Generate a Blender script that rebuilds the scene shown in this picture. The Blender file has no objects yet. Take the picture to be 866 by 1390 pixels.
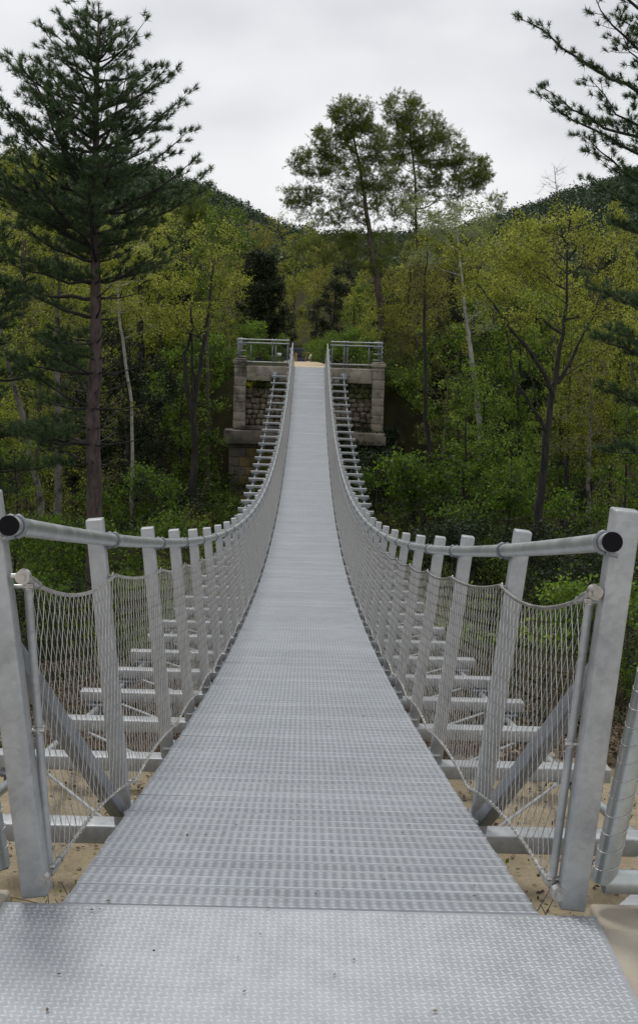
import bpy, math, random
import numpy as np
from mathutils import Vector, Matrix, Euler

SC = bpy.context.scene
COL = SC.collection
R = math.radians
rng = np.random.default_rng(7)
random.seed(7)

# ------------------------------------------------------------------ camera
F = 1728.0
CAM = np.array([-0.016, -3.057, 1.4433])
YAW, PITCH, ROLL = 0.0102, 0.1149, 0.0289
_f = np.array([math.sin(YAW) * math.cos(PITCH), math.cos(YAW) * math.cos(PITCH), -math.sin(PITCH)])
_r = np.array([math.cos(YAW), -math.sin(YAW), 0.0])
_u = np.cross(_r, _f)
_r2 = math.cos(ROLL) * _r + math.sin(ROLL) * _u
_u2 = -math.sin(ROLL) * _r + math.cos(ROLL) * _u


def at(px, py, Y):
    """world point at forward position Y seen in direction (px, py)"""
    d = _f + _r2 * (px - 433) / F - _u2 * (py - 650) / F
    t = (Y - CAM[1]) / d[1]
    return CAM + d * t


cam_data = bpy.data.cameras.new('camera')
cam = bpy.data.objects.new('camera', cam_data)
COL.objects.link(cam)
m = Matrix.Identity(4)
for i in range(3):
    m[i][0] = _r2[i]; m[i][1] = _u2[i]; m[i][2] = -_f[i]; m[i][3] = CAM[i]
cam.matrix_world = m
cam_data.sensor_fit = 'HORIZONTAL'
cam_data.sensor_width = 36
cam_data.lens = F / 866 * 36
cam_data.shift_y = -45.0 / 866
cam_data.clip_start = 0.1
cam_data.clip_end = 5000
SC.camera = cam

# ------------------------------------------------------------------ mesh helpers
class MB:
    def __init__(s):
        s.V = []; s.F = {3: [], 4: []}; s.n = 0; s.ng = []

    def add(s, V, Fc):
        V = np.asarray(V, float).reshape(-1, 3); Fc = np.asarray(Fc, np.int64)
        s.V.append(V); s.F[Fc.shape[1]].append(Fc + s.n); s.n += len(V)

    def box(s, c, size, rot=None):
        h = np.array(size) / 2.0
        v = np.array([[x, y, z] for x in (-1, 1) for y in (-1, 1) for z in (-1, 1)]) * h
        if rot is not None:
            v = v @ np.array(rot).T
        s.add(v + np.array(c), [[0, 1, 3, 2], [4, 6, 7, 5], [0, 4, 5, 1], [2, 3, 7, 6], [0, 2, 6, 4], [1, 5, 7, 3]])

    def tube(s, P, rad, k=8, cap=True):
        P = np.asarray(P, float); n = len(P)
        rad = np.broadcast_to(np.asarray(rad, float), (n,))
        T = np.gradient(P, axis=0); T /= np.linalg.norm(T, axis=1)[:, None] + 1e-12
        ref = np.array([0, 0, 1.0]) if abs(T[0][2]) < 0.9 else np.array([1.0, 0, 0])
        A = np.cross(T, ref); A /= np.linalg.norm(A, axis=1)[:, None] + 1e-12
        B = np.cross(T, A)
        a = np.arange(k) * 2 * math.pi / k
        V = P[:, None, :] + rad[:, None, None] * (np.cos(a)[None, :, None] * A[:, None, :] + np.sin(a)[None, :, None] * B[:, None, :])
        i = np.arange(n - 1)[:, None] * k; j = np.arange(k)[None, :]; j2 = (j + 1) % k
        Fq = np.stack([i + j, i + j2, i + k + j2, i + k + j], -1).reshape(-1, 4)
        s.add(V.reshape(-1, 3), Fq)
        if cap:
            for e in (0, n - 1):
                c = P[e]; ring = V[e]
                tri = [[0, 1 + q, 1 + (q + 1) % k] for q in range(k)]
                s.add(np.vstack([c[None], ring]), tri)

    def segs(s, A, B, ra, rb, k=4):
        """many straight tapered tubes at once, A,B (n,3)"""
        A = np.asarray(A, float); B = np.asarray(B, float); n = len(A)
        if n == 0: return
        ra = np.broadcast_to(np.asarray(ra, float), (n,)); rb = np.broadcast_to(np.asarray(rb, float), (n,))
        T = B - A; T /= np.linalg.norm(T, axis=1)[:, None] + 1e-12
        ref = np.where(np.abs(T[:, 2:3]) < 0.9, np.array([[0, 0, 1.0]]), np.array([[1.0, 0, 0]]))
        U = np.cross(T, ref); U /= np.linalg.norm(U, axis=1)[:, None] + 1e-12
        W = np.cross(T, U)
        a = np.arange(k) * 2 * math.pi / k
        D = np.cos(a)[None, :, None] * U[:, None, :] + np.sin(a)[None, :, None] * W[:, None, :]
        V = np.concatenate([A[:, None] + D * ra[:, None, None], B[:, None] + D * rb[:, None, None]], 1)
        base = np.arange(n)[:, None] * (2 * k); j = np.arange(k)[None, :]; j2 = (j + 1) % k
        Fq = np.stack([base + j, base + j2, base + k + j2, base + k + j], -1).reshape(-1, 4)
        s.add(V.reshape(-1, 3), Fq)

    def prism(s, poly, y0, y1):
        """poly in (x,z), extruded along y; fan caps (convex)"""
        p = np.array(poly, float); n = len(p)
        V = np.concatenate([np.stack([p[:, 0], np.full(n, y0), p[:, 1]], 1), np.stack([p[:, 0], np.full(n, y1), p[:, 1]], 1)])
        s.add(V, [[i, (i + 1) % n, n + (i + 1) % n, n + i] for i in range(n)])
        for o, q in ((0, y0), (n, y1)):
            c = np.array([p[:, 0].mean(), q, p[:, 1].mean()])
            s.add(np.vstack([c[None], V[o:o + n]]), [[0, 1 + i, 1 + (i + 1) % n] for i in range(n)])

    def leaves(s, C, size, rg, aspect=0.6, flat=0.0):
        C = np.asarray(C, float); n = len(C)
        if n == 0: return
        a = rg.normal(size=(n, 3)); a[:, 2] *= (1 - flat); a /= np.linalg.norm(a, axis=1)[:, None]
        b = rg.normal(size=(n, 3)); b[:, 2] *= (1 - flat); b -= a * (a * b).sum(1)[:, None]; b /= np.linalg.norm(b, axis=1)[:, None] + 1e-9
        sz = size * rg.uniform(0.6, 1.3, (n, 1))
        V = np.stack([C - a * sz * .5, C + b * sz * .5 * aspect, C + a * sz * .5, C - b * sz * .5 * aspect], 1)
        s.add(V.reshape(-1, 3), np.arange(4 * n).reshape(-1, 4))

    def needles(s, C, D, n, length, width, rg, spread=0.9):
        """tufts at C pointing D, n needles each"""
        C = np.repeat(np.asarray(C, float), n, 0); D = np.repeat(np.asarray(D, float), n, 0)
        k = len(C)
        if k == 0: return
        d = D + rg.normal(size=(k, 3)) * spread * 0.6
        d /= np.linalg.norm(d, axis=1)[:, None]
        off = rg.uniform(-0.5, 0.2, (k, 1)) * length * D
        L = length * rg.uniform(0.7, 1.15, (k, 1))
        w = rg.normal(size=(k, 3)); w -= d * (d * w).sum(1)[:, None]; w /= np.linalg.norm(w, axis=1)[:, None] + 1e-9
        b = C + off
        V = np.stack([b - w * width / 2, b + w * width / 2, b + d * L], 1)
        s.add(V.reshape(-1, 3), np.arange(3 * k).reshape(-1, 3))

    def build(s, name, mat, parent=None, smooth=False, mats=None):
        me = bpy.data.meshes.new(name)
        if not s.V: s.box((0, 0, 0), (.01, .01, .01))
        V = np.concatenate(s.V); fs = []; starts = []; tot = 0; loops = []
        for k in (3, 4):
            if s.F[k]:
                f = np.concatenate(s.F[k]); loops.append(f.ravel())
                starts.append(tot + np.arange(len(f)) * k); tot += len(f) * k
        loops = np.concatenate(loops); starts = np.concatenate(starts)
        me.vertices.add(len(V)); me.vertices.foreach_set('co', V.astype(np.float32).ravel())
        me.loops.add(len(loops)); me.loops.foreach_set('vertex_index', loops.astype(np.int32))
        me.polygons.add(len(starts)); me.polygons.foreach_set('loop_start', starts.astype(np.int32))
        me.update(calc_edges=True)
        if smooth:
            me.polygons.foreach_set('use_smooth', np.ones(len(starts), bool))
        me.validate()
        if mat: me.materials.append(mat)
        o = bpy.data.objects.new(name, me); COL.objects.link(o)
        if parent: o.parent = parent
        return o


def bevel(o, w=0.004, seg=2):
    md = o.modifiers.new('bevel', 'BEVEL'); md.width = w; md.segments = seg; md.limit_method = 'ANGLE'
    return o


def empty(name, loc=(0, 0, 0), rz=0):
    e = bpy.data.objects.new(name, None); COL.objects.link(e)
    e.location = loc; e.rotation_euler = (0, 0, rz); e.empty_display_size = .2
    return e


def tag(o, label, cat=None, group=None, kind=None):
    if label: o['label'] = label
    if cat: o['category'] = cat
    if group: o['group'] = group
    if kind: o['kind'] = kind
    return o


def rot_to(d):
    """3x3 with local z along d"""
    return np.array(Vector(d).to_track_quat('Z', 'Y').to_matrix())


# ------------------------------------------------------------------ materials
def mat_new(name):
    mt = bpy.data.materials.new(name); mt.use_nodes = True
    nt = mt.node_tree; b = nt.nodes['Principled BSDF']
    return mt, nt, b


def N(nt, t, **kw):
    n = nt.nodes.new(t)
    for k, v in kw.items():
        if k.startswith('i_'):
            key = k[2:].replace('_', ' ')
            n.inputs[key].default_value = v
        else: setattr(n, k, v)
    return n


def ramp(nt, src, stops):
    r = nt.nodes.new('ShaderNodeValToRGB'); e = r.color_ramp.elements
    while len(e) < len(stops): e.new(0.5)
    for q, (p, c) in zip(e, stops): q.position = p; q.color = (*c, 1)
    nt.links.new(src, r.inputs[0]); return r


def noise(nt, co, scale, detail=4, rough=.55):
    n = N(nt, 'ShaderNodeTexNoise'); n.inputs['Scale'].default_value = scale
    n.inputs['Detail'].default_value = detail; n.inputs['Roughness'].default_value = rough
    nt.links.new(co, n.inputs['Vector']); return n


def math_n(nt, op, a, b=None, c=None):
    n = nt.nodes.new('ShaderNodeMath'); n.operation = op
    for i, v in enumerate((a, b, c)):
        if v is None: continue
        if isinstance(v, (int, float)): n.inputs[i].default_value = v
        else: nt.links.new(v, n.inputs[i])
    return n.outputs[0]


def mixc(nt, fac, a, b, mode='MIX'):
    n = nt.nodes.new('ShaderNodeMix'); n.data_type = 'RGBA'; n.blend_type = mode
    for i, v in ((0, fac), (6, a), (7, b)):
        if isinstance(v, (int, float)): n.inputs[i].default_value = v
        elif isinstance(v, tuple): n.inputs[i].default_value = (*v, 1)
        else: nt.links.new(v, n.inputs[i])
    return n.outputs[2]


def coords(nt, kind='Object'):
    return N(nt, 'ShaderNodeTexCoord').outputs[kind]


def metal(name, lo, hi, metallic=.55, rough=.45, spangle=60, bump=.0006, streak=True):
    mt, nt, b = mat_new(name); co = coords(nt)
    v = N(nt, 'ShaderNodeTexVoronoi'); v.inputs['Scale'].default_value = spangle; nt.links.new(co, v.inputs['Vector'])
    n1 = noise(nt, co, 9, 5, .65); n2 = noise(nt, co, 60, 3)
    f = math_n(nt, 'ADD', math_n(nt, 'MULTIPLY', v.outputs['Color'], .16), math_n(nt, 'MULTIPLY', n1.outputs[0], .84))
    c = ramp(nt, f, [(.3, lo), (.62, hi)])
    nt.links.new(c.outputs[0], b.inputs['Base Color'])
    b.inputs['Metallic'].default_value = metallic
    r = N(nt, 'ShaderNodeMapRange'); r.inputs[3].default_value = rough - .1; r.inputs[4].default_value = rough + .14
    nt.links.new(n1.outputs[0], r.inputs[0]); nt.links.new(r.outputs[0], b.inputs['Roughness'])
    bp = N(nt, 'ShaderNodeBump'); bp.inputs['Strength'].default_value = .25; bp.inputs['Distance'].default_value = bump
    nt.links.new(n2.outputs[0], bp.inputs['Height']); nt.links.new(bp.outputs[0], b.inputs['Normal'])
    return mt


M = {}
M['galv'] = metal('galvanised_steel', (.27, .285, .295), (.41, .425, .435), .4, .45)
M['galv_dark'] = metal('galvanised_steel_dull', (.16, .18, .205), (.27, .29, .32), .5, .5)
M['pipe'] = metal('galvanised_pipe', (.33, .36, .365), (.50, .53, .53), .7, .32, 35)
M['wire'] = metal('stainless_wire', (.40, .40, .39), (.62, .61, .59), .95, .36, 200)
M['fit'] = metal('stainless_fitting', (.34, .34, .33), (.55, .54, .52), .9, .35, 100)
mt, nt, b = mat_new('black_plastic'); b.inputs['Base Color'].default_value = (.006, .006, .009, 1); b.inputs['Roughness'].default_value = .8; b.inputs['Specular IOR Level'].default_value = .15; M['black'] = mt


def deck_mat():
    mt, nt, b = mat_new('perforated_galvanised_planks'); co = coords(nt)
    sep = N(nt, 'ShaderNodeSeparateXYZ'); nt.links.new(co, sep.inputs[0]); x, y = sep.outputs[0], sep.outputs[1]
    pl = math_n(nt, 'FLOOR', math_n(nt, 'DIVIDE', y, .1))
    # dimple lattice: 3 rows on each 0.1 m plank, staggered a little from plank to plank
    wn = N(nt, 'ShaderNodeTexWhiteNoise'); wn.noise_dimensions = '1D'; nt.links.new(pl, wn.inputs['W'])
    xs = math_n(nt, 'ADD', x, math_n(nt, 'MULTIPLY', wn.outputs['Value'], .004))
    sx = math_n(nt, 'SINE', math_n(nt, 'MULTIPLY', xs, 2 * math.pi / .0265))
    sy = math_n(nt, 'SINE', math_n(nt, 'MULTIPLY', y, 2 * math.pi / (.1 / 3)))
    d = math_n(nt, 'MULTIPLY', math_n(nt, 'ADD', math_n(nt, 'MULTIPLY', sx, .5), .5), math_n(nt, 'ADD', math_n(nt, 'MULTIPLY', sy, .3), .7))
    # plain borders of the plank
    fy = math_n(nt, 'FRACT', math_n(nt, 'DIVIDE', y, .1))
    e = math_n(nt, 'ABSOLUTE', math_n(nt, 'SUBTRACT', fy, .5))
    mask = math_n(nt, 'LESS_THAN', e, .41)
    h = math_n(nt, 'MULTIPLY', d, mask)
    bp = N(nt, 'ShaderNodeBump'); bp.inputs['Strength'].default_value = .6; bp.inputs['Distance'].default_value = .0018
    nt.links.new(h, bp.inputs['Height']); nt.links.new(bp.outputs[0], b.inputs['Normal'])
    n1 = noise(nt, co, 2.2, 6, .7); n3 = noise(nt, co, 25, 3, .6)
    c = ramp(nt, math_n(nt, 'ADD', math_n(nt, 'MULTIPLY', n1.outputs[0], .6), math_n(nt, 'MULTIPLY', n3.outputs[0], .4)), [(.32, (.345, .37, .405)), (.66, (.49, .52, .56))])
    tone = N(nt, 'ShaderNodeMapRange'); tone.inputs[3].default_value = .9; tone.inputs[4].default_value = 1.06
    nt.links.new(wn.outputs['Value'], tone.inputs[0])
    c2 = mixc(nt, 1.0, c.outputs[0], tone.outputs[0], 'MULTIPLY')
    # darker colour between the raised teeth, paler colour on the teeth themselves
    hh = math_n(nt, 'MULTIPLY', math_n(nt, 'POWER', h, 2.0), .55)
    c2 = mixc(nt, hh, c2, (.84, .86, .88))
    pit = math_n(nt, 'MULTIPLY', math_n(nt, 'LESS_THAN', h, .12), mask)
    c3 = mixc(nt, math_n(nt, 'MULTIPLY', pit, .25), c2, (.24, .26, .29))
    st = noise(nt, co, 1.1, 7, .75); sr = ramp(nt, st.outputs[0], [(.55, (0, 0, 0)), (.72, (1, 1, 1))])
    c3 = mixc(nt, math_n(nt, 'MULTIPLY', sr.outputs[0], .30), c3, (.30, .29, .27))
    nt.links.new(c3, b.inputs['Base Color'])
    b.inputs['Metallic'].default_value = .2; b.inputs['Roughness'].default_value = .42
    return mt


M['deck'] = deck_mat()
M['plate'] = metal('tread_plate_steel', (.36, .38, .405), (.43, .45, .475), .2, .55, 25)


def concrete(name, lo, hi, scale=3, bump=.004, dark=None):
    mt, nt, b = mat_new(name); co = coords(nt)
    n1 = noise(nt, co, scale, 8, .65); n2 = noise(nt, co, scale * 18, 4)
    c = ramp(nt, n1.outputs[0], [(.3, lo), (.68, hi)])
    out = c.outputs[0]
    if dark:
        n3 = noise(nt, co, scale * .35, 5, .7)
        rr = ramp(nt, n3.outputs[0], [(.45, (0, 0, 0)), (.62, (1, 1, 1))])
        out = mixc(nt, rr.outputs[0], out, dark)
    nt.links.new(out, b.inputs['Base Color']); b.inputs['Roughness'].default_value = .9
    bp = N(nt, 'ShaderNodeBump'); bp.inputs['Strength'].default_value = .5; bp.inputs['Distance'].default_value = bump
    nt.links.new(n2.outputs[0], bp.inputs['Height']); nt.links.new(bp.outputs[0], b.inputs['Normal'])
    return mt


M['conc'] = concrete('fresh_concrete', (.30, .26, .205), (.42, .38, .31), 4, .002)
M['conc_old'] = concrete('weathered_concrete', (.29, .255, .20), (.44, .395, .32), 3, .01, (.19, .17, .135))
M['stone'] = concrete('dressed_stone', (.26, .23, .185), (.42, .375, .305), 2.5, .012, (.07, .06, .05))
M['stone_dark'] = concrete('stained_stone', (.11, .095, .08), (.23, .20, .17), 2, .012, (.035, .03, .028))
M['stone_yellow'] = concrete('yellow_stone', (.20, .14, .06), (.30, .22, .10), 2, .012, (.09, .075, .04))
M['path'] = concrete('pale_gravel_path', (.42, .33, .21), (.56, .46, .32), 5, .01)


def rubble_mat():
    mt, nt, b = mat_new('rubble_stone'); co = coords(nt)
    g = N(nt, 'ShaderNodeNewGeometry')
    c = ramp(nt, g.outputs['Random Per Island'], [(0, (.26, .21, .155)), (.5, (.40, .34, .26)), (1, (.54, .47, .37))])
    n1 = noise(nt, co, 9, 6, .7)
    c2 = mixc(nt, n1.outputs[0], c.outputs[0], (.08, .07, .05))
    nt.links.new(c2, b.inputs['Base Color']); b.inputs['Roughness'].default_value = .95
    bp = N(nt, 'ShaderNodeBump'); bp.inputs['Distance'].default_value = .03; nt.links.new(n1.outputs[0], bp.inputs['Height']); nt.links.new(bp.outputs[0], b.inputs['Normal'])
    return mt


M['rubble'] = rubble_mat()


def leaf_mat(name, stops, transl=.5, vary=.16):
    mt, nt, b = mat_new(name)
    g = N(nt, 'ShaderNodeNewGeometry'); oi = N(nt, 'ShaderNodeObjectInfo'); co = coords(nt)
    n1 = noise(nt, co, 1.3, 3)
    f = math_n(nt, 'ADD', math_n(nt, 'MULTIPLY', g.outputs['Random Per Island'], .45),
               math_n(nt, 'ADD', math_n(nt, 'MULTIPLY', oi.outputs['Random'], vary * 1.6), math_n(nt, 'MULTIPLY', math_n(nt, 'SUBTRACT', n1.outputs[0], .5), 1.3)))
    f = math_n(nt, 'ADD', f, .10)
    c = ramp(nt, f, stops)
    nt.links.new(c.outputs[0], b.inputs['Base Color']); b.inputs['Roughness'].default_value = .55
    b.inputs['Specular IOR Level'].default_value = .25
    tr = N(nt, 'ShaderNodeBsdfTranslucent'); nt.links.new(c.outputs[0], tr.inputs[0])
    mx = N(nt, 'ShaderNodeMixShader'); mx.inputs[0].default_value = transl
    nt.links.new(b.outputs[0], mx.inputs[1]); nt.links.new(tr.outputs[0], mx.inputs[2])
    nt.links.new(mx.outputs[0], nt.nodes['Material Output'].inputs[0])
    return mt


M['leaf_yellow'] = leaf_mat('spring_leaf_yellow_green', [(.12, (.035, .05, .006)), (.42, (.26, .30, .032)), (.88, (.56, .58, .12))])
M['leaf_green'] = leaf_mat('spring_leaf_green', [(.12, (.015, .03, .005)), (.46, (.11, .18, .02)), (.9, (.30, .41, .06))])
M['leaf_bright'] = leaf_mat('bright_leaf_green', [(.12, (.02, .04, .006)), (.5, (.12, .215, .02)), (.92, (.28, .42, .06))])
M['leaf_olive'] = leaf_mat('olive_leaf', [(.12, (.03, .032, .008)), (.45, (.21, .21, .035)), (.9, (.44, .42, .09))])
M['leaf_silver'] = leaf_mat('silvery_poplar_leaf', [(0, (.16, .20, .08)), (.5, (.30, .35, .16)), (1, (.50, .54, .32))])
M['leaf_oak'] = leaf_mat('evergreen_oak_leaf', [(0, (.010, .016, .006)), (.5, (.022, .034, .012)), (1, (.045, .06, .022))], .15)
M['leaf_ivy'] = leaf_mat('ivy_leaf', [(0, (.008, .018, .005)), (.5, (.018, .035, .010)), (1, (.04, .07, .018))], .15)
M['needle'] = leaf_mat('black_pine_needle', [(0, (.022, .042, .016)), (.5, (.058, .098, .038)), (1, (.12, .18, .07))], .25)
M['needle_ale'] = leaf_mat('aleppo_pine_needle', [(0, (.07, .10, .016)), (.5, (.15, .20, .035)), (1, (.30, .36, .07))], .4)
M['twig_brown'] = leaf_mat('bare_bud_twig', [(0, (.045, .034, .022)), (.5, (.085, .065, .040)), (1, (.13, .11, .06))], .1)
M['hill_leaf'] = leaf_mat('hill_tree_foliage', [(0, (.028, .048, .024)), (.55, (.055, .085, .042)), (.8, (.10, .135, .05)), (1, (.20, .23, .06))], .1)  # paler tones stand in for haze over the distant hills
M['litter'] = leaf_mat('dead_leaf', [(0, (.035, .022, .012)), (.5, (.09, .06, .035)), (1, (.19, .14, .08))], .1)
M['flower'] = leaf_mat('yellow_flower', [(0, (.5, .40, .02)), (1, (.7, .6, .05))], .2)


def bark(name, lo, hi, scale=8, stretch=.25, spots=None):
    mt, nt, b = mat_new(name); co = coords(nt)
    mp = N(nt, 'ShaderNodeMapping'); mp.inputs['Scale'].default_value = (1, 1, stretch); nt.links.new(co, mp.inputs[0])
    n1 = noise(nt, mp.outputs[0], scale, 8, .7)
    c = ramp(nt, n1.outputs[0], [(.36, lo), (.64, hi)]); out = c.outputs[0]
    if spots:
        n2 = noise(nt, co, 3.5, 5, .7); rr = ramp(nt, n2.outputs[0], [(.5, (0, 0, 0)), (.58, (1, 1, 1))])
        out = mixc(nt, rr.outputs[0], out, spots)
    nt.links.new(out, b.inputs['Base Color']); b.inputs['Roughness'].default_value = .95
    bp = N(nt, 'ShaderNodeBump'); bp.inputs['Strength'].default_value = 1; bp.inputs['Distance'].default_value = .03
    nt.links.new(n1.outputs[0], bp.inputs['Height']); nt.links.new(bp.outputs[0], b.inputs['Normal'])
    return mt


M['bark_pine'] = bark('pine_bark', (.04, .03, .028), (.13, .098, .09), 9, .3)
M['bark_dark'] = bark('dark_bark', (.012, .011, .011), (.05, .045, .042))
M['bark_brown'] = bark('brown_bark', (.05, .042, .032), (.12, .10, .078))
M['bark_pale'] = bark('pale_bark', (.11, .10, .085), (.22, .205, .175), 5, .8, (.05, .05, .035))
M['bark_white'] = bark('white_bark', (.30, .29, .25), (.46, .45, .40), 6, .5, (.24, .23, .20))


def ground_mat():
    mt, nt, b = mat_new('ground_soil'); co = coords(nt)
    sep = N(nt, 'ShaderNodeSeparateXYZ'); nt.links.new(co, sep.inputs[0]); y = sep.outputs[1]
    n1 = noise(nt, co, .35, 8, .7); n2 = noise(nt, co, 6, 8, .7); n3 = noise(nt, co, 40, 5, .6); n4 = noise(nt, co, 1.6, 6, .7)
    sand = ramp(nt, n2.outputs[0], [(.3, (.24, .20, .135)), (.7, (.41, .35, .25))]).outputs[0]
    sand = mixc(nt, math_n(nt, 'MULTIPLY', n3.outputs[0], .4), sand, (.17, .12, .06))
    lit = ramp(nt, n2.outputs[0], [(.3, (.025, .017, .012)), (.55, (.07, .048, .032)), (.75, (.13, .095, .06))]).outputs[0]
    grn = ramp(nt, n4.outputs[0], [(.3, (.014, .013, .008)), (.6, (.03, .036, .012)), (.75, (.05, .062, .016))]).outputs[0]
    a = math_n(nt, 'ADD', y, math_n(nt, 'MULTIPLY', n4.outputs[0], 1.2))
    f1 = N(nt, 'ShaderNodeMapRange'); f1.inputs[1].default_value = 5.05; f1.inputs[2].default_value = 5.5; nt.links.new(a, f1.inputs[0])
    b2 = math_n(nt, 'ADD', y, math_n(nt, 'MULTIPLY', n1.outputs[0], 14))
    f2 = N(nt, 'ShaderNodeMapRange'); f2.inputs[1].default_value = 17; f2.inputs[2].default_value = 24; nt.links.new(b2, f2.inputs[0])
    c = mixc(nt, f1.outputs[0], sand, lit); c = mixc(nt, math_n(nt, 'MULTIPLY', f2.outputs[0], .8), c, grn)
    nt.links.new(c, b.inputs['Base Color']); b.inputs['Roughness'].default_value = 1
    b.inputs['Specular IOR Level'].default_value = .1
    bp = N(nt, 'ShaderNodeBump'); bp.inputs['Strength'].default_value = .8; bp.inputs['Distance'].default_value = .03
    nt.links.new(n3.outputs[0], bp.inputs['Height']); nt.links.new(bp.outputs[0], b.inputs['Normal'])
    return mt


M['ground'] = ground_mat()

# ------------------------------------------------------------------ terrain
PY = np.array([-60, -0.2, .25, 4.6, 9.2, 19, 31, 42, 50, 58, 66, 80, 100, 130, 160])
PZ = np.array([-.6, -.6, -1.2, -1.25, -2.4, -4.4, -5.7, -5.9, -5.6, -3.8, -2.6, -1.6, -.6, 2.5, 8.])
RX = np.array([-900, -400, -100, 100, 200, 250, 300, 340, 380, 430, 500, 560, 640, 700, 760, 800, 866, 1000, 1300, 1800.])
RY = np.array([270, 262, 255, 248, 255, 276, 297, 317, 332, 342, 342, 340, 322, 296, 273, 260, 233, 205, 190, 190.])


def smoothn(x, y, s, seed=0):
    return (np.sin(x / s + 1.3 + seed) * np.cos(y / s * 1.17 + 2.1 * seed) + .5 * np.sin(x / s * 2.3 + y / s * 1.9 + seed) + .3 * np.cos(x / s * 4.1 - y / s * 3.7))


def Hgt(x, y):
    x = np.asarray(x, float); y = np.asarray(y, float)
    base = np.interp(y, PY, PZ)
    w = np.clip((y - 6) / 12, 0, 1)
    base = base + w * .25 * smoothn(x, y, 3.1) + w * .35 * smoothn(x, y, 9, 2)
    base = base + w * .05 * np.clip(np.abs(x) - 9, 0, 60)
    d = np.maximum(y + 3.06, 1)
    px = 433 + (x / d - YAW) * F
    ry = np.interp(px, RX, RY)
    zr = 1.44 + (451 - ry) / F * 450
    t = np.clip((y - 150) / 300, 0, 1); t = t * t * (3 - 2 * t) * .6 + t * .4
    ridge = 8 + (zr - 8) * t - np.clip(y - 450, 0, 900) * .12 + np.clip((y - 180) / 100, 0, 1) * 2.0 * smoothn(x, y, 22, 5)
    z = np.where(y > 150, ridge, base)
    z = np.where((y > 130) & (y <= 150), base + (y - 130) / 20 * (8 - base) * 0 + 0, z)
    # embankment carrying the path behind the far abutment
    top = np.interp(y, [50, 60, 64, 72, 110], [-.06, -.06, -.35, -1.1, -1.2])
    xc = np.interp(y, [50, 56, 70, 95], [0, -.2, -1.2, -1.2])
    emb = top - np.maximum(0, np.abs(x - xc) - 2.6) * .8
    z = np.where((y > 50.4) & (y < 110), np.maximum(z, emb), z)
    flat = (np.abs(x - xc) < 3) & (y > 60) & (y < 110)
    z = np.where(flat, np.minimum(z, top), z)
    return z


def build_ground():
    ys = np.concatenate([np.linspace(-30, -1, 12), np.linspace(-.5, 12, 70), np.linspace(12.3, 110, 200), np.linspace(112, 500, 110), np.linspace(520, 1500, 20)])
    xs = np.concatenate([-np.geomspace(900, 12, 60), np.linspace(-11.7, 11.7, 100), np.geomspace(12, 900, 60)])
    X, Y = np.meshgrid(xs, ys); Z = Hgt(X, Y)
    near = (Y > .3) & (Y < 10)
    Z = Z + np.where(near, rng.normal(0, .012, Z.shape), 0)
    V = np.stack([X, Y, Z], -1).reshape(-1, 3); nx = len(xs)
    i = np.arange(len(ys) - 1)[:, None] * nx + np.arange(nx - 1)[None]
    b = MB(); b.add(V, np.stack([i, i + 1, i + nx + 1, i + nx], -1).reshape(-1, 4))
    o = b.build('ground', M['ground'], smooth=True); tag(o, 'soil, leaf litter and wooded valley slopes under the bridge', kind='structure')


build_ground()

# ------------------------------------------------------------------ the bridge
L = 49.77; SAG = 2.3986
def Zd(y):
    t = np.asarray(y, float) / L
    return .0042 * t - 4 * SAG * t * (1 - t)


POSTY = [.05, 1.50, 3.02] + [3.02 + 1.228 * i for i in range(1, 39)]
POSTY = [p for p in POSTY if p < L - .3]
bridge = empty('footbridge', (0, 0, 0))
tag(bridge, 'galvanised steel suspended footbridge sagging across the wooded valley', 'footbridge')

# deck planks
def build_deck():
    b = MB(); pw = .1; n = int(L / pw); hw = .6
    prof = [(.0012, -.03), (.0015, -.0015), (.004, .0006), (.012, .0004), (.088, .0004), (.096, .0006), (.0983, -.0015), (.0988, -.03)]
    k = len(prof); xs = [-hw, hw]
    y0 = np.arange(n) * pw; joint = np.zeros(n)
    for p_ in POSTY: joint[min(n - 1, int(p_ / pw))] = .007
    tilt = rng.normal(0, .0009, (n, 2)); dx = rng.normal(0, .0012, n)
    V = np.zeros((n, 2, k, 3))
    for j, (py, pz) in enumerate(prof):
        for i, x in enumerate(xs):
            V[:, i, j, 0] = x + dx; V[:, i, j, 1] = y0 + py + (joint if j < 3 else 0)
            V[:, i, j, 2] = Zd(y0 + py) + pz + tilt[:, i]
    base = (np.arange(n) * 2 * k)[:, None]; j = np.arange(k - 1)[None]
    Fq = np.stack([base + j, base + k + j, base + k + j + 1, base + j + 1], -1).reshape(-1, 4)
    b.add(V.reshape(-1, 3), Fq)
    # plank end faces
    b2 = [[0, 1, 6, 7], [1, 2, 5, 6], [2, 3, 4, 5]]
    E = []
    for o in (0, k):
        for q in b2: E.append([o + e for e in q])
    E = np.array(E)
    FE = (base[:, :, None] + E[None]).reshape(-1, 4)
    b.F[4].append(FE)
    # a few slightly raised frame joints where plank units meet (every 1.228 m)
    return b.build('deck', M['deck'], bridge)


build_deck()

b = MB()
for s in (-1, 1):
    b = MB()
    yy = np.linspace(0.02, L - .02, 160)
    for q in range(len(yy) - 1):
        ya, yb = yy[q], yy[q + 1]; x0, x1 = s * .565, s * .61
        za, zb = Zd(ya) - .034, Zd(yb) - .034
        v = [[x0, ya, za], [x1, ya, za], [x1, yb, zb], [x0, yb, zb], [x0, ya, za - .09], [x1, ya, za - .09], [x1, yb, zb - .09], [x0, yb, zb - .09]]
        b.add(v, [[0, 1, 2, 3], [4, 7, 6, 5], [0, 4, 5, 1], [1, 5, 6, 2], [2, 6, 7, 3], [3, 7, 4, 0]])
    b.build('edge_beam', M['galv_dark'], bridge)

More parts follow.
